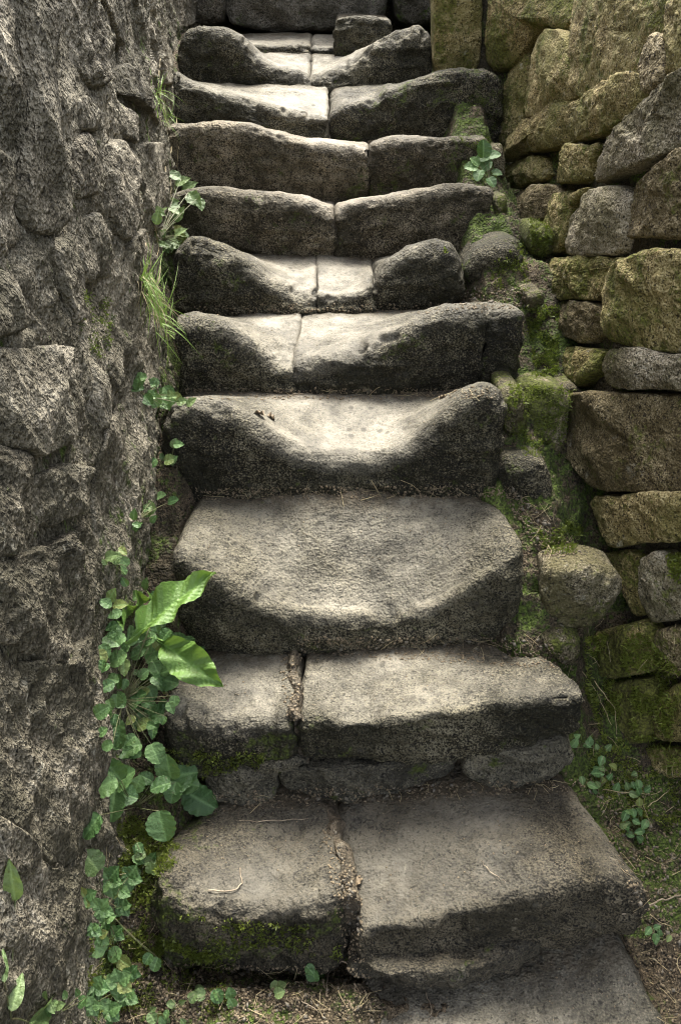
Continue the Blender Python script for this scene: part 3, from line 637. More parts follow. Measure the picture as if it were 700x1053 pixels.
step_stone('stone', s9, [(338,116),(352,108),(376,102),(389,100),(397,92),(415,88),(440,77),(462,72),(500,73),(518,82)], [(338,150),(385,150),(440,145),(518,142)], D9, [(338,90),(420,88),(516,76)], D10, rn=0.035, rs=0.03, moss=0.08, wear=0.6, wearc=-0.1, wearw=0.25, seed=19)
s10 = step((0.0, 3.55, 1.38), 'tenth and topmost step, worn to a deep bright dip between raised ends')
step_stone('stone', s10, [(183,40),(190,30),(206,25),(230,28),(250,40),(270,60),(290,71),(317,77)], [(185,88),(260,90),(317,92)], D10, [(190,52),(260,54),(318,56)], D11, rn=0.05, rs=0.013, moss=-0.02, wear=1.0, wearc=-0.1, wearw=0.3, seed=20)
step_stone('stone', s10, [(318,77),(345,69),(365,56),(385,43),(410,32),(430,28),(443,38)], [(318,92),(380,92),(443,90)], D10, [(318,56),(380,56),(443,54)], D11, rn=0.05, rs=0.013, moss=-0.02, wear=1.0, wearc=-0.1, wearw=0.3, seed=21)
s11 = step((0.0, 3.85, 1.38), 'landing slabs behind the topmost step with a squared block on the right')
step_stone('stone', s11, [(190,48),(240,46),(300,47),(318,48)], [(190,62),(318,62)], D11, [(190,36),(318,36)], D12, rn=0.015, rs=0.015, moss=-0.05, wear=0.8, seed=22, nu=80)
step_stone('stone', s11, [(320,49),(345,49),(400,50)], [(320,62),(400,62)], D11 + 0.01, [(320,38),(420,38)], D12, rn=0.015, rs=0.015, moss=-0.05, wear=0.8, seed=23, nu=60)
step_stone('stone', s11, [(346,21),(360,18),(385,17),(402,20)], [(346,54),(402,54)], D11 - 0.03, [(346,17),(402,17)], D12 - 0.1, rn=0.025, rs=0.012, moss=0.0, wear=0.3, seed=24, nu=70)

# crumbling mortar in the joints of the two lowest steps
def joint_fill(parent, a, b, wd, za, zb_, seed):
    n, m = 60, 14; t, q = np.meshgrid(np.linspace(0, 1, n), np.linspace(-1, 1, m), indexing='ij')
    A, B = np.array(a), np.array(b); C = A[:2] + (B[:2] - A[:2]) * t[..., None]
    wob = 0.010 * fbm(np.stack([t * 3, t * 0 + seed, t * 0], -1), 2, 3)
    X = C[..., 0] + q * wd + wob; Y = C[..., 1]; Z = za + (zb_ - za) * t - 0.02 * q ** 2
    G = np.stack([X, Y, Z], -1); G[..., 2] += 0.007 * fbm(G, 30, 4, 0.6) + 0.006 * ridged(G, 22, 2)
    fr = G[-1:, :, :].repeat(12, 0); dn = np.linspace(0, 0.20, 12)[:, None]; fr[..., 2] -= dn; fr[..., 1] += 0.012 + 0.006 * fbm(fr, 40, 3)
    G = np.concatenate([G, fr], 0); n += 12
    v_ = G.reshape(-1, 3); z_ = np.zeros(len(v_)); build('mortar', v_, gridfaces(n, m), M_SOIL, parent, {'moss': z_ - 0.1, 'wear': z_ + 0.5, 'dirt': z_}, solid=True)
p0, p1 = onY(338, 830, 1.26), onY(362, 925, 1.02)
joint_fill(s1, p0, p1, 0.022, p0[2] + 0.018, p1[2] + 0.004, 3.0)
p0, p1 = onY(303, 668, D3), onY(305, 738, D2)
joint_fill(s2, p0, p1, 0.014, p0[2] + 0.010, p1[2] - 0.008, 5.0)

# loose and packed edge stones right of the flight
EDGE = [([(476,276),(488,258),(512,246),(533,245),(541,280),(527,300),(505,307),(486,298)], D6 + 0.06, 0.08, 'rounded dark mossy stone wedged beside the right end of the sixth step', 0.05, 0.05),
        ([(556,606),(559,584),(572,578),(600,576),(632,586),(640,600),(638,620),(615,638),(568,650),(556,640)], 1.54, 0.0, 'squared pale-patched stone beside the right end of the third step', 0.03, 0.02),
        ([(514,486),(522,473),(560,472),(568,500),(562,524),(540,530),(518,508)], 1.76, 0.06, 'small earthy stone tucked beside the right end of the fourth step', 0.02, 0.03)]
for i, (pl, dp, mo, lab, bu, ed) in enumerate(EDGE):
    o = face_stone('edge_stone', None, pl, dp, M_STEP if i != 1 else M_RGREY, bulge=bu, depth=0.2 if i == 0 else 0.1, edge=ed, moss=mo, tilt=0.1, seed=700 + i)
    tag(o, lab, 'stone')

# ------------------------------------------------------------------ ray casts onto what has been built
bv, bf, base = [], [], 0
for V_, F_ in SOLIDS:
    bv.append(V_); bf.append(np.asarray(F_) + base); base += len(V_)
BV = np.vstack(bv); BF = np.vstack(bf)
BVH = BVHTree.FromPolygons(BV.tolist(), BF.tolist(), all_triangles=False)
def hit(px, py):
    r = Vector(ray(px, py)).normalized()
    p, n, i, d = BVH.ray_cast(Vector(CAM), r)
    if p is None: return Vector(onY(px, py, 1.5)), Vector((0, 0, 1))
    if n.dot(r) > 0: n = -n
    return p, n
def lift(px, py, toward): p, n = hit(px, py); return p + (Vector(CAM) - p).normalized() * toward
def scatter(poly, n):
    P = np.array(poly, float); lo, hi = P.min(0), P.max(0); out = []
    while len(out) < n:
        q = rng.uniform(lo, hi); ins = False
        for k in range(len(P)):
            a, b = P[k], P[k - 1]
            if (a[1] > q[1]) != (b[1] > q[1]) and q[0] < (b[0] - a[0]) * (q[1] - a[1]) / (b[1] - a[1]) + a[0]: ins = not ins
        if ins: out.append(q)
    return out

# ------------------------------------------------------------------ leaves
def leaf_mesh(name, wfun, n=22, m=10, cup=0.12, curl=0.25, crenate=0.0, veins=5, ruffle=0.02):
    """unit leaf along +Y from the origin, face up +Z"""
    V, A = [], []
    for i in range(n + 1):
        t = i / n; wd = wfun(t)
        for j in range(m + 1):
            s = j / m * 2 - 1
            wv = wd * (1 + crenate * (2 * abs(math.sin(t * 17)) - 1) * abs(s) ** 3)
            x = s * wv; y = t - 0.10 * crenate * abs(s)
            vein = max(0.0, 1 - abs(s) * 7)
            ph = (t - abs(s) * 0.16) * veins; fr = abs(ph - round(ph))
            sv = max(0.0, 1 - fr * 9) * (0.4 + 0.6 * abs(s)) if abs(s) > 0.08 else 0
            z = cup * (abs(s) ** 1.5) * wd - curl * t * t * 0.6 + curl * 0.15 * t + ruffle * math.sin(t * 19 + s * 3) * abs(s) - 0.014 * max(vein, 0.7 * sv) + (0.024 if veins > 10 else 0.022) * fr * (1 if veins > 4 else 0)
            V.append((x, y, z)); A.append(min(1, max(vein, 0.55 * sv)))
    V = np.array(V); F = gridfaces(n + 1, m + 1)[:, ::-1].copy()
    return mesh_data(name, V, F, {'vein': A})
def w_round(t): return 0.50 * max(0.0, (math.sin(math.pi * min(1, t * 0.92 + 0.06)) ** 0.55)) * (1 - 0.15 * t)
def w_ovate(t): return 0.34 * max(0.0, math.sin(math.pi * t ** 0.75)) ** 0.9 + 0.004
def w_lance(t): return 0.17 * max(0.0, math.sin(math.pi * t ** 0.7)) ** 0.8 + 0.008
def w_dock(t): return 0.03 * (1 - t) + 0.19 * max(0.0, math.sin(math.pi * max(0, (t - 0.16) / 0.84) ** 0.85)) ** 0.75 if t > 0.16 else 0.03
def w_blade(t): return 0.016 * (1 - t ** 2.0) + 0.001
LM = {'round': leaf_mesh('round_leaf', w_round, 44, 12, 0.30, 0.28, 0.055, 4, 0.015), 'ovate': leaf_mesh('ovate_leaf', w_ovate, 20, 8, 0.25, 0.25, 0.10, 5),
      'lance': leaf_mesh('lance_leaf', w_lance, 22, 8, 0.25, 0.35, 0.0, 6), 'dock': leaf_mesh('dock_leaf', w_dock, 80, 20, 0.45, 0.30, 0.04, 15, 0.06),
      'blade': leaf_mesh('blade', w_blade, 14, 2, 0.3, 0.8, 0.0, 0, 0.0), 'bladeb': leaf_mesh('blade', w_blade, 14, 2, 0.3, 1.7, 0.0, 0, 0.0)}
def lm(kind, mat):
    key = kind + mat.name
    if key not in LM:
        me = LM[kind].copy(); me.materials.append(mat); LM[key] = me
    return LM[key]
CR, CU, CF = Vector((1, 0, 0)), Vector((0, SP, CP)), Vector((0, CP, -SP))     # camera right, up, forward
def leaf_matrix(base, tip, nrm, width=1.0):
    y = tip - base; L = y.length; y.normalize()
    z = (nrm - y * nrm.dot(y)).normalized(); x = y.cross(z).normalized()
    M = Matrix((x, y, z)).transposed().to_4x4()
    return Matrix.Translation(base) @ M @ Matrix.Diagonal((L * width, L, L, 1))
def img_dir(ang, out):   # direction in the picture (0 = right, 90 = up) leaning 'out' towards the viewer
    a = math.radians(ang); return (CR * math.cos(a) + CU * math.sin(a) - CF * out).normalized()
def tube(pts, r0, r1, k=6):
    pts = [Vector(p) for p in pts]; V, n = [], len(pts)
    for i, p in enumerate(pts):
        t = (pts[min(i + 1, n - 1)] - pts[max(i - 1, 0)]).normalized()
        a = t.orthogonal().normalized(); b = t.cross(a); r = r0 + (r1 - r0) * i / (n - 1)
        for q in range(k): th = 2 * math.pi * q / k; V.append(p + (a * math.cos(th) + b * math.sin(th)) * r)
    F = [[i * k + q, i * k + (q + 1) % k, (i + 1) * k + (q + 1) % k, (i + 1) * k + q] for i in range(n - 1) for q in range(k)]
    F += [list(range(k))[::-1], [(n - 1) * k + q for q in range(k)]]
    return np.array([list(v) for v in V]), F
def bez(a, b, sag, n=9):
    a, b = Vector(a), Vector(b); m = (a + b) / 2 + sag
    return [a * (1 - t) ** 2 + m * 2 * t * (1 - t) + b * t * t for t in np.linspace(0, 1, n)]
def stem(plant, a, b, r=0.0012, sag=Vector((0, 0, 0.01)), mat=None):
    V_, F_ = tube(bez(a, b, sag), r, r * 0.7, 5); return build('stem', V_, F_, mat or M_STEM, plant)
def px2m(p): return (p - Vector(CAM)).dot(CF) / FPX       # metres for one photo pixel at p

def plant(name, root, label, cat='plant', group=None):
    p, n = hit(*root); o = tag(empty(name, tuple(p)), label, cat, group); o['_r'] = 0; del o['_r']; return o, p
def add_leaf(pl, root, kind, mat, px, py, ang, size, out=0.3, up=0.6, width=1.0, liftm=0.03, jit=0.25, stemit=True, back=0.5):
    """leaf centred near photo point (px,py), pointing ang, size in photo pixels"""
    c = lift(px, py, liftm); L = size * px2m(c); d = img_dir(ang, out)
    nrm = (-CF * 0.6 + Vector((0, 0, 1)) * up + Vector(rng.uniform(-jit, jit, 3).tolist())).normalized()
    b = c - d * L * back; t = b + d * L
    place(lm(kind, mat), 'leaf', leaf_matrix(b, t, nrm, width), mat, pl)
    if stemit: stem(pl, root, b, max(0.0008, L * 0.02), Vector((0, -0.012, 0.012)))

# 1 dock with two long crinkled leaves
pl, r = plant('dock_plant', (135, 668), 'dock plant with two long crinkled light green leaves at the left edge of the steps')
def dock(b0, t0, nr, wd):
    b = lift(*b0); t = lift(*t0)
    place(lm('dock', M_DOCK), 'leaf', leaf_matrix(b, t, nr, wd), M_DOCK, pl); stem(pl, r, b, 0.002)
dock((130, 662, 0.07), (217, 583, 0.12), Vector((-0.35, -0.6, 0.75)), 0.78)
dock((158, 655, 0.05), (226, 704, 0.09), Vector((0.15, -0.75, 0.7)), 1.05)
dock((120, 650, 0.04), (150, 605, 0.06), Vector((-0.3, -0.7, 0.5)), 0.6)
# 2 avens, the large rounded leaves low down
pl, r = plant('avens_plant', (140, 830), 'avens plant with large rounded scalloped dark green leaves above the lowest step')
for q in [(116, 792, 120, 30), (106, 808, 200, 30), (127, 800, 40, 28), (116, 828, 270, 34), (94, 850, 230, 28), (184, 797, 20, 38), (173, 789, 100, 28), (206, 823, -35, 38),
          (192, 806, -10, 26), (165, 808, 200, 22), (167, 850, -80, 32), (150, 800, 140, 16), (178, 815, 250, 22), (142, 806, 60, 18), (130, 818, 0, 24)]:
    add_leaf(pl, r, 'round', M_LEAF, q[0], q[1], q[2] + rng.uniform(-10, 10), q[3], out=rng.uniform(0.0, 0.4), liftm=rng.uniform(0.02, 0.065), width=rng.uniform(0.85, 1.15), jit=0.35)
# 3 the clump of small roundish leaves between dock and avens
pl, r = plant('creeping_plant', (128, 720), 'clump of many small rounded green leaves hanging between the dock and the avens')
for q in scatter([(108, 640), (150, 640), (200, 655), (205, 668), (178, 690), (188, 715), (172, 745), (130, 780), (105, 770), (102, 690)], 95):
    s = rng.uniform(9, 20); add_leaf(pl, r, 'round' if rng.random() < 0.75 else 'ovate', M_LEAF, q[0], q[1], rng.uniform(-160, 60), s, out=rng.uniform(0, 0.5), liftm=rng.uniform(0.015, 0.06), jit=0.4, stemit=rng.random() < 0.6)
for q in [(133, 770, 200, 26), (122, 758, -90, 24), (160, 775, -60, 22), (172, 700, -10, 24), (165, 735, 10, 24), (145, 742, 200, 20)]:
    add_leaf(pl, r, 'round', M_LEAF, *q, liftm=0.04, jit=0.35)
# 4 small upright weeds against the wall above the clump
pl, r = plant('seedling_plant', (118, 640), 'small upright seedling with thin stems against the left wall above the dock')
for q in [(115, 612, 60, 18), (108, 620, 150, 16), (124, 622, 10, 18), (140, 612, 30, 16), (150, 600, 80, 14), (128, 598, 120, 12), (160, 612, 10, 14), (146, 628, -20, 18), (118, 632, 200, 16)]:
    add_leaf(pl, r, 'ovate', M_LEAF, *q, liftm=0.04)
# 5 feathery low plants at the bottom left
pl, r = plant('geranium_plant', (110, 935), 'low plant with small divided leaves at the foot of the left wall')
def divided(pl, r, x, y, s, mat, nl=5, rot=0):
    c = lift(x, y, rng.uniform(0.02, 0.05)); L = s * px2m(c); nrm = (Vector((0, -0.5, 0.8)) + Vector(rng.uniform(-0.25, 0.25, 3).tolist())).normalized()
    for k in range(nl):
        a = rot + 360 / (nl + 0.6) * k; d = img_dir(a, 0.2); place(lm('ovate', mat), 'leaf', leaf_matrix(c, c + d * L * rng.uniform(0.42, 0.58), nrm, 1.25), mat, pl)
    stem(pl, r, c, 0.001, Vector((0, -0.01, 0.015)))
for q in [(88, 922, 30), (112, 905, 34), (132, 902, 32), (103, 935, 30), (122, 915, 26), (108, 945, 28), (126, 932, 24), (95, 955, 22), (102, 962, 26), (118, 960, 22)]:
    divided(pl, r, *q, M_LEAF, 5, rng.uniform(0, 360))
add_leaf(pl, r, 'round', M_PALE, 94, 886, 120, 28)
for q in [(118, 982, 16), (128, 990, 16), (160, 992, 14), (152, 986, 12), (100, 974, 20)]: add_leaf(pl, r, 'round', M_LEAF, q[0], q[1], rng.uniform(0, 360), q[2])
pl, r = plant('strawberry_weed', (118, 1020), 'low weed with toothed leaves on the soil at the lower left corner')
for q in [(98, 1016, 30), (122, 1010, 36), (112, 1040, 34), (130, 1025, 26), (95, 1034, 22), (135, 1000, 20)]: divided(pl, r, *q, M_LEAF, 5, rng.uniform(0, 360))
# 6 tiny weeds on the soil
for k, (x, y, lab) in enumerate([(205, 1022, 'tiny round-leaved seedling on the soil below the lowest step, left one'), (232, 1028, 'tiny pale seedling on the soil left of the foot slab'),
                              (285, 1013, 'tiny seedling with two round leaves beside the foot slab'), (322, 1005, 'single round green leaf sprout just below the joint of the lowest step')]):
    pl, r = plant('seedling_plant', (x, y + 4), lab)
    for j in range(4): add_leaf(pl, r, 'round', M_LEAF if k % 2 else M_PALE, x + rng.uniform(-9, 9), y + rng.uniform(-8, 8), rng.uniform(0, 360), rng.uniform(10, 15), liftm=0.015)
# 7 foreground leaves in the corner
pl, r = plant('foreground_weed', (12, 1048), 'tall weed with slender pale leaves in the bottom left corner close to the camera')
def fg(b0, t0, wd, kind='lance', nr=Vector((0.3, -0.7, 0.6))):
    b = lift(*b0); t = lift(*t0); place(lm(kind, M_PALE), 'leaf', leaf_matrix(b, t, nr, wd), M_PALE, pl); stem(pl, r, b, 0.0016)
fg((16, 926, 0.015), (10, 890, 0.025), 1.0); fg((12, 1040, 0.02), (24, 1000, 0.03), 1.2); fg((30, 1052, 0.03), (80, 1012, 0.06), 0.55); fg((5, 1010, 0.015), (3, 974, 0.02), 0.8)
# 8 small plant at the left end of the fourth step
pl, r = plant('creeping_plant', (150, 408), 'small bluish green leafy plant at the left end of the fourth step')
for q in scatter([(138, 382), (152, 388), (178, 402), (182, 416), (160, 422), (142, 412)], 20):
    add_leaf(pl, r, 'round', M_LEAF, q[0], q[1], rng.uniform(-60, 200), rng.uniform(11, 17), liftm=rng.uniform(0.015, 0.05), jit=0.4)
for x in (188, 197): add_leaf(pl, r, 'ovate', M_PALE, x, 413, rng.uniform(0, 40), 14, liftm=0.02)
pl, r = plant('seedling_plant', (142, 535), 'tiny sprig growing from the left wall foot beside the third step')
for q in scatter([(132, 518), (155, 515), (160, 532), (150, 545), (134, 540)], 10): add_leaf(pl, r, 'ovate', M_LEAF if rng.random() < .5 else M_PALE, q[0], q[1], rng.uniform(0, 180), rng.uniform(9, 14), liftm=0.025)
for x, y in ((165, 510), (178, 515)): add_leaf(pl, r, 'round', M_LEAF, x, y, 20, 12, liftm=0.015)
for k, (x, y, n_, lab) in enumerate([(118, 575, 9, 'small sprig on the left wall foot above the dock leaves'), (172, 625, 8, 'little weed in the crack left of the third step'), (178, 470, 7, 'tiny weed at the left end of the fourth step foot'),
                                    (150, 880, 10, 'small weed on the moss left of the lowest step'), (62, 1035, 8, 'tiny weed on the soil between the corner weed and the wall foot'), (175, 1035, 9, 'sprawling tiny weed on the soil at the bottom')]):
    pl, r = plant('weed_plant', (x, y + 6), lab)
    for j in range(n_): add_leaf(pl, r, 'ovate' if j % 2 else 'round', M_LEAF if rng.random() < 0.6 else M_PALE, x + rng.normal(0, 9), y + rng.normal(0, 8), rng.uniform(0, 360), rng.uniform(8, 14), liftm=rng.uniform(0.01, 0.03), jit=0.4)
# 9 grass tufts
def tuft(strip, label, n, length, dry=0.3, up=0.25):
    root = strip[len(strip) // 2][:2]
    pl, r = plant('grass_tuft', root, label, 'grass')
    for k in range(n):
        x, y, sp = strip[int(rng.integers(len(strip)))]
        b = lift(x + rng.normal(0, sp), y + rng.normal(0, sp), 0.004)
        L = length * px2m(b) * rng.uniform(0.4, 1.15); a = rng.uniform(60, 115) if rng.random() < up else rng.uniform(-100, -15)
        d = (img_dir(a, rng.uniform(0.05, 0.45)) + Vector((0.12, 0, 0))).normalized()
        mt = M_STRAW if rng.random() < dry else M_GRASS
        nr = (Vector((0.6, -0.4, 0.6)) + Vector(rng.uniform(-0.5, 0.5, 3).tolist())).normalized()
        place(lm('bladeb' if rng.random() < 0.5 else 'blade', mt), 'blade', leaf_matrix(b, b + d * L, nr, rng.uniform(0.5, 1.4)), mt, pl)
tuft([(148, 285, 4), (152, 298, 5), (158, 310, 6), (163, 322, 6), (168, 335, 5)], 'long tuft of light green grass drooping from the left wall beside the fifth step', 170, 40, 0.2, 0.42)
tuft([(162, 95, 3), (166, 108, 4), (170, 120, 4)], 'short tuft of bright grass at the left wall beside the ninth step', 60, 28, 0.15, 0.45)
# 10 leafy plant by the seventh step
pl, r = plant('leafy_plant', (165, 245), 'pale sunlit leafy plant on the left wall beside the seventh step')
for q in scatter([(160, 215), (180, 205), (190, 235), (185, 255), (168, 262)], 24): add_leaf(pl, r, 'ovate', M_PALE, q[0], q[1], rng.uniform(-60, 200), rng.uniform(11, 17), liftm=rng.uniform(0.03, 0.07), jit=0.4)
for q in [(200, 205, -50, 22), (195, 192, 30, 20), (178, 180, 160, 18), (188, 186, 20, 18), (206, 210, -70, 16), (185, 220, 60, 18)]: add_leaf(pl, r, 'ovate', M_PALE, *q, liftm=0.08)
# 11 plant on the right beside the eighth step
pl, r = plant('leafy_plant', (503, 190), 'small bluish leafy plant growing at the right end of the eighth step')
for q in [(497, 153, 90, 18), (507, 160, 10, 15), (484, 172, 180, 14), (492, 180, 250, 13), (500, 170, 40, 13), (510, 178, -10, 12), (488, 166, 140, 12), (505, 187, -60, 12), (496, 162, 200, 14)]: add_leaf(pl, r, 'round', M_LEAF, *q, liftm=0.05)
# 12 weeds at the lower right
for k, (x, y, n, lab) in enumerate([(615, 800, 12, 'small leafy weed on the soil beside the right end of the second step'), (652, 848, 14, 'small bright weed on the dark soil right of the lowest step'),
                                  (606, 760, 6, 'sprig hanging at the right corner of the second step'), (672, 962, 5, 'small leaf sprout beside the right front corner of the lowest step'),
                                  (650, 805, 10, 'small weed under the mossy right wall base')]):
    pl, r = plant('weed_plant', (x, y + 8), lab)
    for j in range(n): add_leaf(pl, r, 'ovate', M_LEAF if rng.random() < 0.7 else M_PALE, x + rng.normal(0, 9), y + rng.normal(0, 9), rng.uniform(0, 360), rng.uniform(8, 13), liftm=rng.uniform(0.01, 0.03))

# ------------------------------------------------------------------ twigs, straws, fallen leaves
def twig(pts, label, r=0.0016, mat=M_TWIG, name='twig', lf=0.004):
    P = [lift(x, y, lf) for x, y in pts]; n = 14
    T = np.linspace(0, len(P) - 1, n); Q = []
    for t in T:
        i = min(int(t), len(P) - 2); Q.append(P[i].lerp(P[i + 1], t - i) + Vector(rng.normal(0, 0.0012, 3).tolist()))
    V_, F_ = tube(Q, r, r * 0.55, 6); tag(build(name, V_, F_, mat), label, 'twig')
twig([(212, 843), (260, 845), (318, 842)], 'thin straight straw lying across the back of the lowest step', 0.0011)
twig([(214, 915), (240, 917), (250, 908), (247, 893)], 'pale curved twig on the left block of the lowest step')
twig([(143, 888), (160, 894), (172, 902)], 'short pale twig on the moss beside the lowest step')
twig([(494, 885), (503, 896), (520, 908)], 'dark bent twig on the right block of the lowest step', 0.0013)
twig([(335, 1024), (338, 1000), (350, 988), (368, 996)], 'pale hooked twig below the joint of the lowest step')
twig([(275, 1010), (310, 1030), (330, 1042)], 'brown twig lying on the soil at the bottom', 0.0013)
twig([(610, 700), (632, 730), (634, 762)], 'dry bent straw hanging on the mossy wall base at right', 0.0012, M_STRAW)
twig([(640, 940), (680, 926), (700, 920)], 'dark twig on the soil at the right edge', 0.0022)
twig([(598, 690), (615, 715), (628, 745)], 'second dry straw on the mossy wall base at right', 0.001, M_STRAW)
twig([(178, 1000), (174, 1030), (170, 1050)], 'straw standing in the soil at the bottom left', 0.0012, M_STRAW)
twig([(665, 830), (685, 815), (692, 808)], 'short straw on the soil under the right wall', 0.001, M_STRAW)
twig([(438, 1020), (444, 1040), (440, 1052)], 'small brown twig on the foot slab', 0.001)
twig([(620, 812), (660, 816), (700, 815)], 'long thin straw on the dark soil at right', 0.001, M_STRAW)
for k, (x, y, L_) in enumerate([(176, 150, 70), (170, 170, 90), (160, 232, 50), (182, 120, 60), (150, 250, 60), (165, 60, 50)]):
    twig([(x, y), (x + rng.uniform(-4, 4), y + L_ * 0.5), (x + rng.uniform(-7, 5), y + L_)], 'thin pale rootlet hanging down the left wall beside the %s' % ['eighth step, left of two', 'eighth step and leafy plant', 'sixth step, right of two', 'ninth step', 'sixth step, left of two', 'topmost step'][k], 0.0011, M_STRAW, 'rootlet', 0.008)
    pass
LM['dry'] = leaf_mesh('dry_leaf', w_ovate, 14, 8, 0.6, 0.5, 0.12, 5, 0.08)
def dryleaf(x, y, s, ang, label):
    c = lift(x, y, 0.004); L = s * px2m(c); d = img_dir(ang, 0.0); p, nn = hit(x, y); d = (d - nn * d.dot(nn)).normalized()
    me = lm('dry', M_DRY); o = bpy.data.objects.new('fallen_leaf', me); COL.objects.link(o); o.matrix_world = leaf_matrix(c - d * L / 2, c + d * L / 2, nn)
    tag(o, label, 'leaf')
dryleaf(265, 425, 16, 160, 'curled brown leaf on the worn fourth step, left one'); dryleaf(280, 430, 13, 10, 'curled brown leaf on the worn fourth step, right one')
dryleaf(368, 905, 15, 70, 'brown leaf lying in the joint of the lowest step'); dryleaf(145, 997, 18, 0, 'reddish dead leaf on the soil at lower left')
dryleaf(455, 408, 10, 30, 'tiny dead leaf at the back of the fourth step')

# ------------------------------------------------------------------ moss tufts, grit and litter (uncountable)
def moss_patch(areas, label, length=0.0075):
    Vs, Fs, An, k = [], [], [], 0
    for poly, n in areas:
        for x, y in scatter(poly, n):
            p, nn = hit(x, y)
            if fbm(np.array([list(p)]), 22, 2)[0] < -0.12: continue
            for _ in range(3):
                d = (nn + Vector(rng.normal(0, 0.55, 3).tolist()) + Vector((0, 0, 0.3))).normalized(); L = length * rng.uniform(0.4, 1.25)
                sdv = d.orthogonal().normalized(); sdv.rotate(Matrix.Rotation(rng.uniform(0, 6.28), 3, d)); wv = sdv * L * 0.28
                q = p + Vector(rng.normal(0, 0.003, 3).tolist()) - nn * 0.001
                Vs += [q - wv, q + wv, q + d * L]; Fs.append((k, k + 1, k + 2)); k += 3
    V_ = np.array([list(v) for v in Vs]); c = V_.mean(0)
    o = build('moss', V_, np.array(Fs), M_MOSS, None, {'vein': np.zeros(len(V_))}); tag(o, label, 'moss', kind='stuff')
moss_patch([([(120, 830), (165, 850), (190, 880), (160, 905), (150, 960), (230, 985), (150, 995), (120, 960)], 4500), ([(170, 770), (290, 775), (290, 788), (200, 800), (170, 790)], 900),
            ([(170, 940), (350, 955), (350, 985), (160, 985)], 1400), ([(90, 960), (240, 990), (240, 1045), (90, 1045)], 1500)], 'green moss on the blocks and soil at the lower left')
moss_patch([([(600, 655), (660, 650), (700, 690), (690, 760), (620, 765), (600, 710)], 6000), ([(684, 565), (700, 562), (700, 600), (690, 592)], 400), ([(600, 770), (700, 765), (700, 850), (640, 860), (610, 800)], 2200)],
           'bright green moss on the stones at the base of the right wall')
moss_patch([([(540, 315), (575, 315), (572, 385), (548, 390)], 1500), ([(525, 395), (590, 400), (575, 470), (540, 470), (520, 430)], 1300), ([(500, 270), (540, 250), (545, 300), (510, 300)], 700),
            ([(545, 225), (568, 230), (570, 262), (548, 262)], 500), ([(545, 525), (600, 540), (590, 570), (560, 570)], 800), ([(455, 255), (476, 270), (476, 285), (462, 275)], 200)], 'yellow green moss between the right ends of the steps and the wall')
moss_patch([([(470, 100), (510, 95), (516, 140), (470, 140)], 500), ([(470, 140), (505, 140), (505, 160), (475, 150)], 300)], 'dark moss on the right ends of the upper steps', 0.005)
moss_patch([([(85, 300), (118, 310), (115, 372), (90, 365), (80, 340)], 900), ([(60, 290), (75, 300), (70, 340), (60, 330)], 250)], 'yellow moss patch on the left wall', 0.005)
def litter(areas, label, smin, smax, mat):
    Vs, Fs, k = [], [], 0
    for poly, n in areas:
        for x, y in scatter(poly, n):
            p, nn = hit(x, y); s = rng.uniform(smin, smax); a = nn.orthogonal().normalized(); a.rotate(Matrix.Rotation(rng.uniform(0, 6.28), 3, nn)); b = nn.cross(a)
            asp = rng.uniform(0.25, 0.9); q = p + nn * s * 0.1
            Vs += [q - a * s, q + b * s * asp, q + a * s, q - b * s * asp, q + nn * s * rng.uniform(0.3, 0.8), q - nn * s * 0.4]
            for f in ((0, 1, 4), (1, 2, 4), (2, 3, 4), (3, 0, 4), (1, 0, 5), (2, 1, 5), (3, 2, 5), (0, 3, 5)): Fs.append(tuple(k + i for i in f))
            k += 6
    V_ = np.array([list(v) for v in Vs]); tag(build('litter', V_, np.array(Fs), mat, None, smooth=False), label, 'litter', kind='stuff')
litter([([(150, 990), (380, 995), (395, 1053), (100, 1053)], 1400), ([(200, 815), (600, 800), (610, 812), (210, 835)], 520), ([(300, 655), (560, 655), (590, 690), (310, 672)], 600),
        ([(530, 500), (570, 545), (600, 570), (560, 575), (520, 520)], 320), ([(200, 502), (520, 498), (530, 512), (200, 514)], 520), ([(190, 400), (510, 398), (510, 410), (190, 412)], 520),
        ([(480, 300), (540, 296), (540, 318), (470, 318)], 260), ([(330, 850), (370, 900), (375, 990), (355, 990)], 280), ([(600, 790), (700, 790), (700, 1053), (690, 1053)], 840),
        ([(285, 670), (310, 670), (312, 740), (296, 745)], 120), ([(200, 312), (500, 312), (500, 322), (200, 325)], 320)], 'scattered grit, crumbs of leaf and bark lying on the steps and soil', 0.0012, 0.0055, M_LITTER)

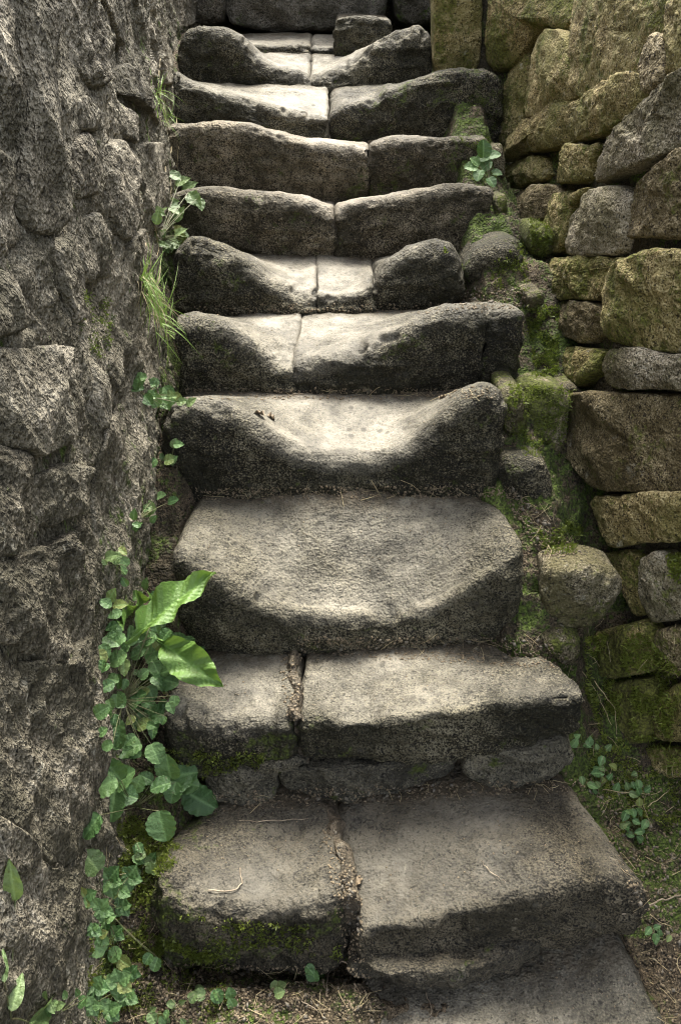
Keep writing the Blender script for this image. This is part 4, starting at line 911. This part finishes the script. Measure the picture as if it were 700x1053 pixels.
def straws(areas, label):
    Vs, Fs, k = [], [], 0
    for poly, n in areas:
        for x, y in scatter(poly, n):
            p, nn = hit(x, y); a = nn.orthogonal().normalized(); a.rotate(Matrix.Rotation(rng.uniform(0, 6.28), 3, nn)); L = rng.uniform(0.008, 0.03); r_ = rng.uniform(0.0003, 0.0009)
            q = p + nn * 0.002; m = q + nn * rng.uniform(0, 0.004) + nn.cross(a) * rng.uniform(-0.3, 0.3) * L
            V_, F_ = tube([q - a * L, m, q + a * L + nn * rng.uniform(-0.001, 0.006)], r_, r_ * 0.6, 4)
            Vs.append(V_); Fs += [[i + k for i in f] for f in F_]; k += len(V_)
    tag(build('straw_litter', np.vstack(Vs), Fs, M_STRAW, None, smooth=False), label, 'litter', kind='stuff')
straws([([(100, 985), (380, 1000), (395, 1053), (90, 1053)], 70), ([(600, 780), (700, 780), (700, 1053), (680, 1053), (660, 950)], 60), ([(210, 815), (600, 800), (600, 812), (210, 830)], 22), ([(310, 658), (560, 655), (590, 690)], 22),
        ([(530, 500), (600, 560), (560, 575)], 25), ([(200, 502), (520, 498), (520, 512), (200, 514)], 20), ([(190, 400), (510, 398), (510, 410), (190, 412)], 18), ([(100, 860), (160, 860), (160, 980), (90, 980)], 25), ([(590, 640), (700, 640), (700, 770), (600, 770)], 20)],
       'fine broken straws and grass stems strewn over the soil and step joints')

litter([([(150, 990), (380, 1000), (395, 1053), (100, 1053)], 90), ([(600, 800), (700, 790), (700, 1053), (690, 1053), (665, 960)], 70), ([(340, 840), (362, 900), (372, 960), (356, 960)], 40), ([(525, 500), (570, 545), (600, 568), (560, 572)], 40),
        ([(480, 296), (540, 292), (545, 316), (470, 316)], 30), ([(300, 812), (470, 806), (470, 818), (300, 824)], 30), ([(310, 658), (560, 655), (585, 680), (310, 668)], 30), ([(100, 870), (150, 870), (150, 980), (95, 980)], 30)],
       'small broken pebbles and crumbs of stone lying in the joints and on the soil', 0.003, 0.008, M_BACKP)

litter([([(215, 832), (330, 826), (345, 900), (180, 905)], 60), ([(360, 830), (580, 806), (640, 890), (380, 930)], 110), ([(315, 672), (545, 668), (590, 705), (315, 730)], 80), ([(190, 675), (295, 672), (295, 735), (180, 730)], 40),
        ([(215, 515), (505, 515), (530, 560), (350, 610), (200, 570)], 90), ([(260, 410), (480, 408), (430, 450), (300, 450)], 50), ([(400, 1005), (650, 985), (680, 1053), (400, 1053)], 90), ([(250, 325), (420, 322), (360, 355), (280, 360)], 30)],
       'sparse crumbs of dirt and dry leaf on the worn treads', 0.001, 0.003, M_LITTER)
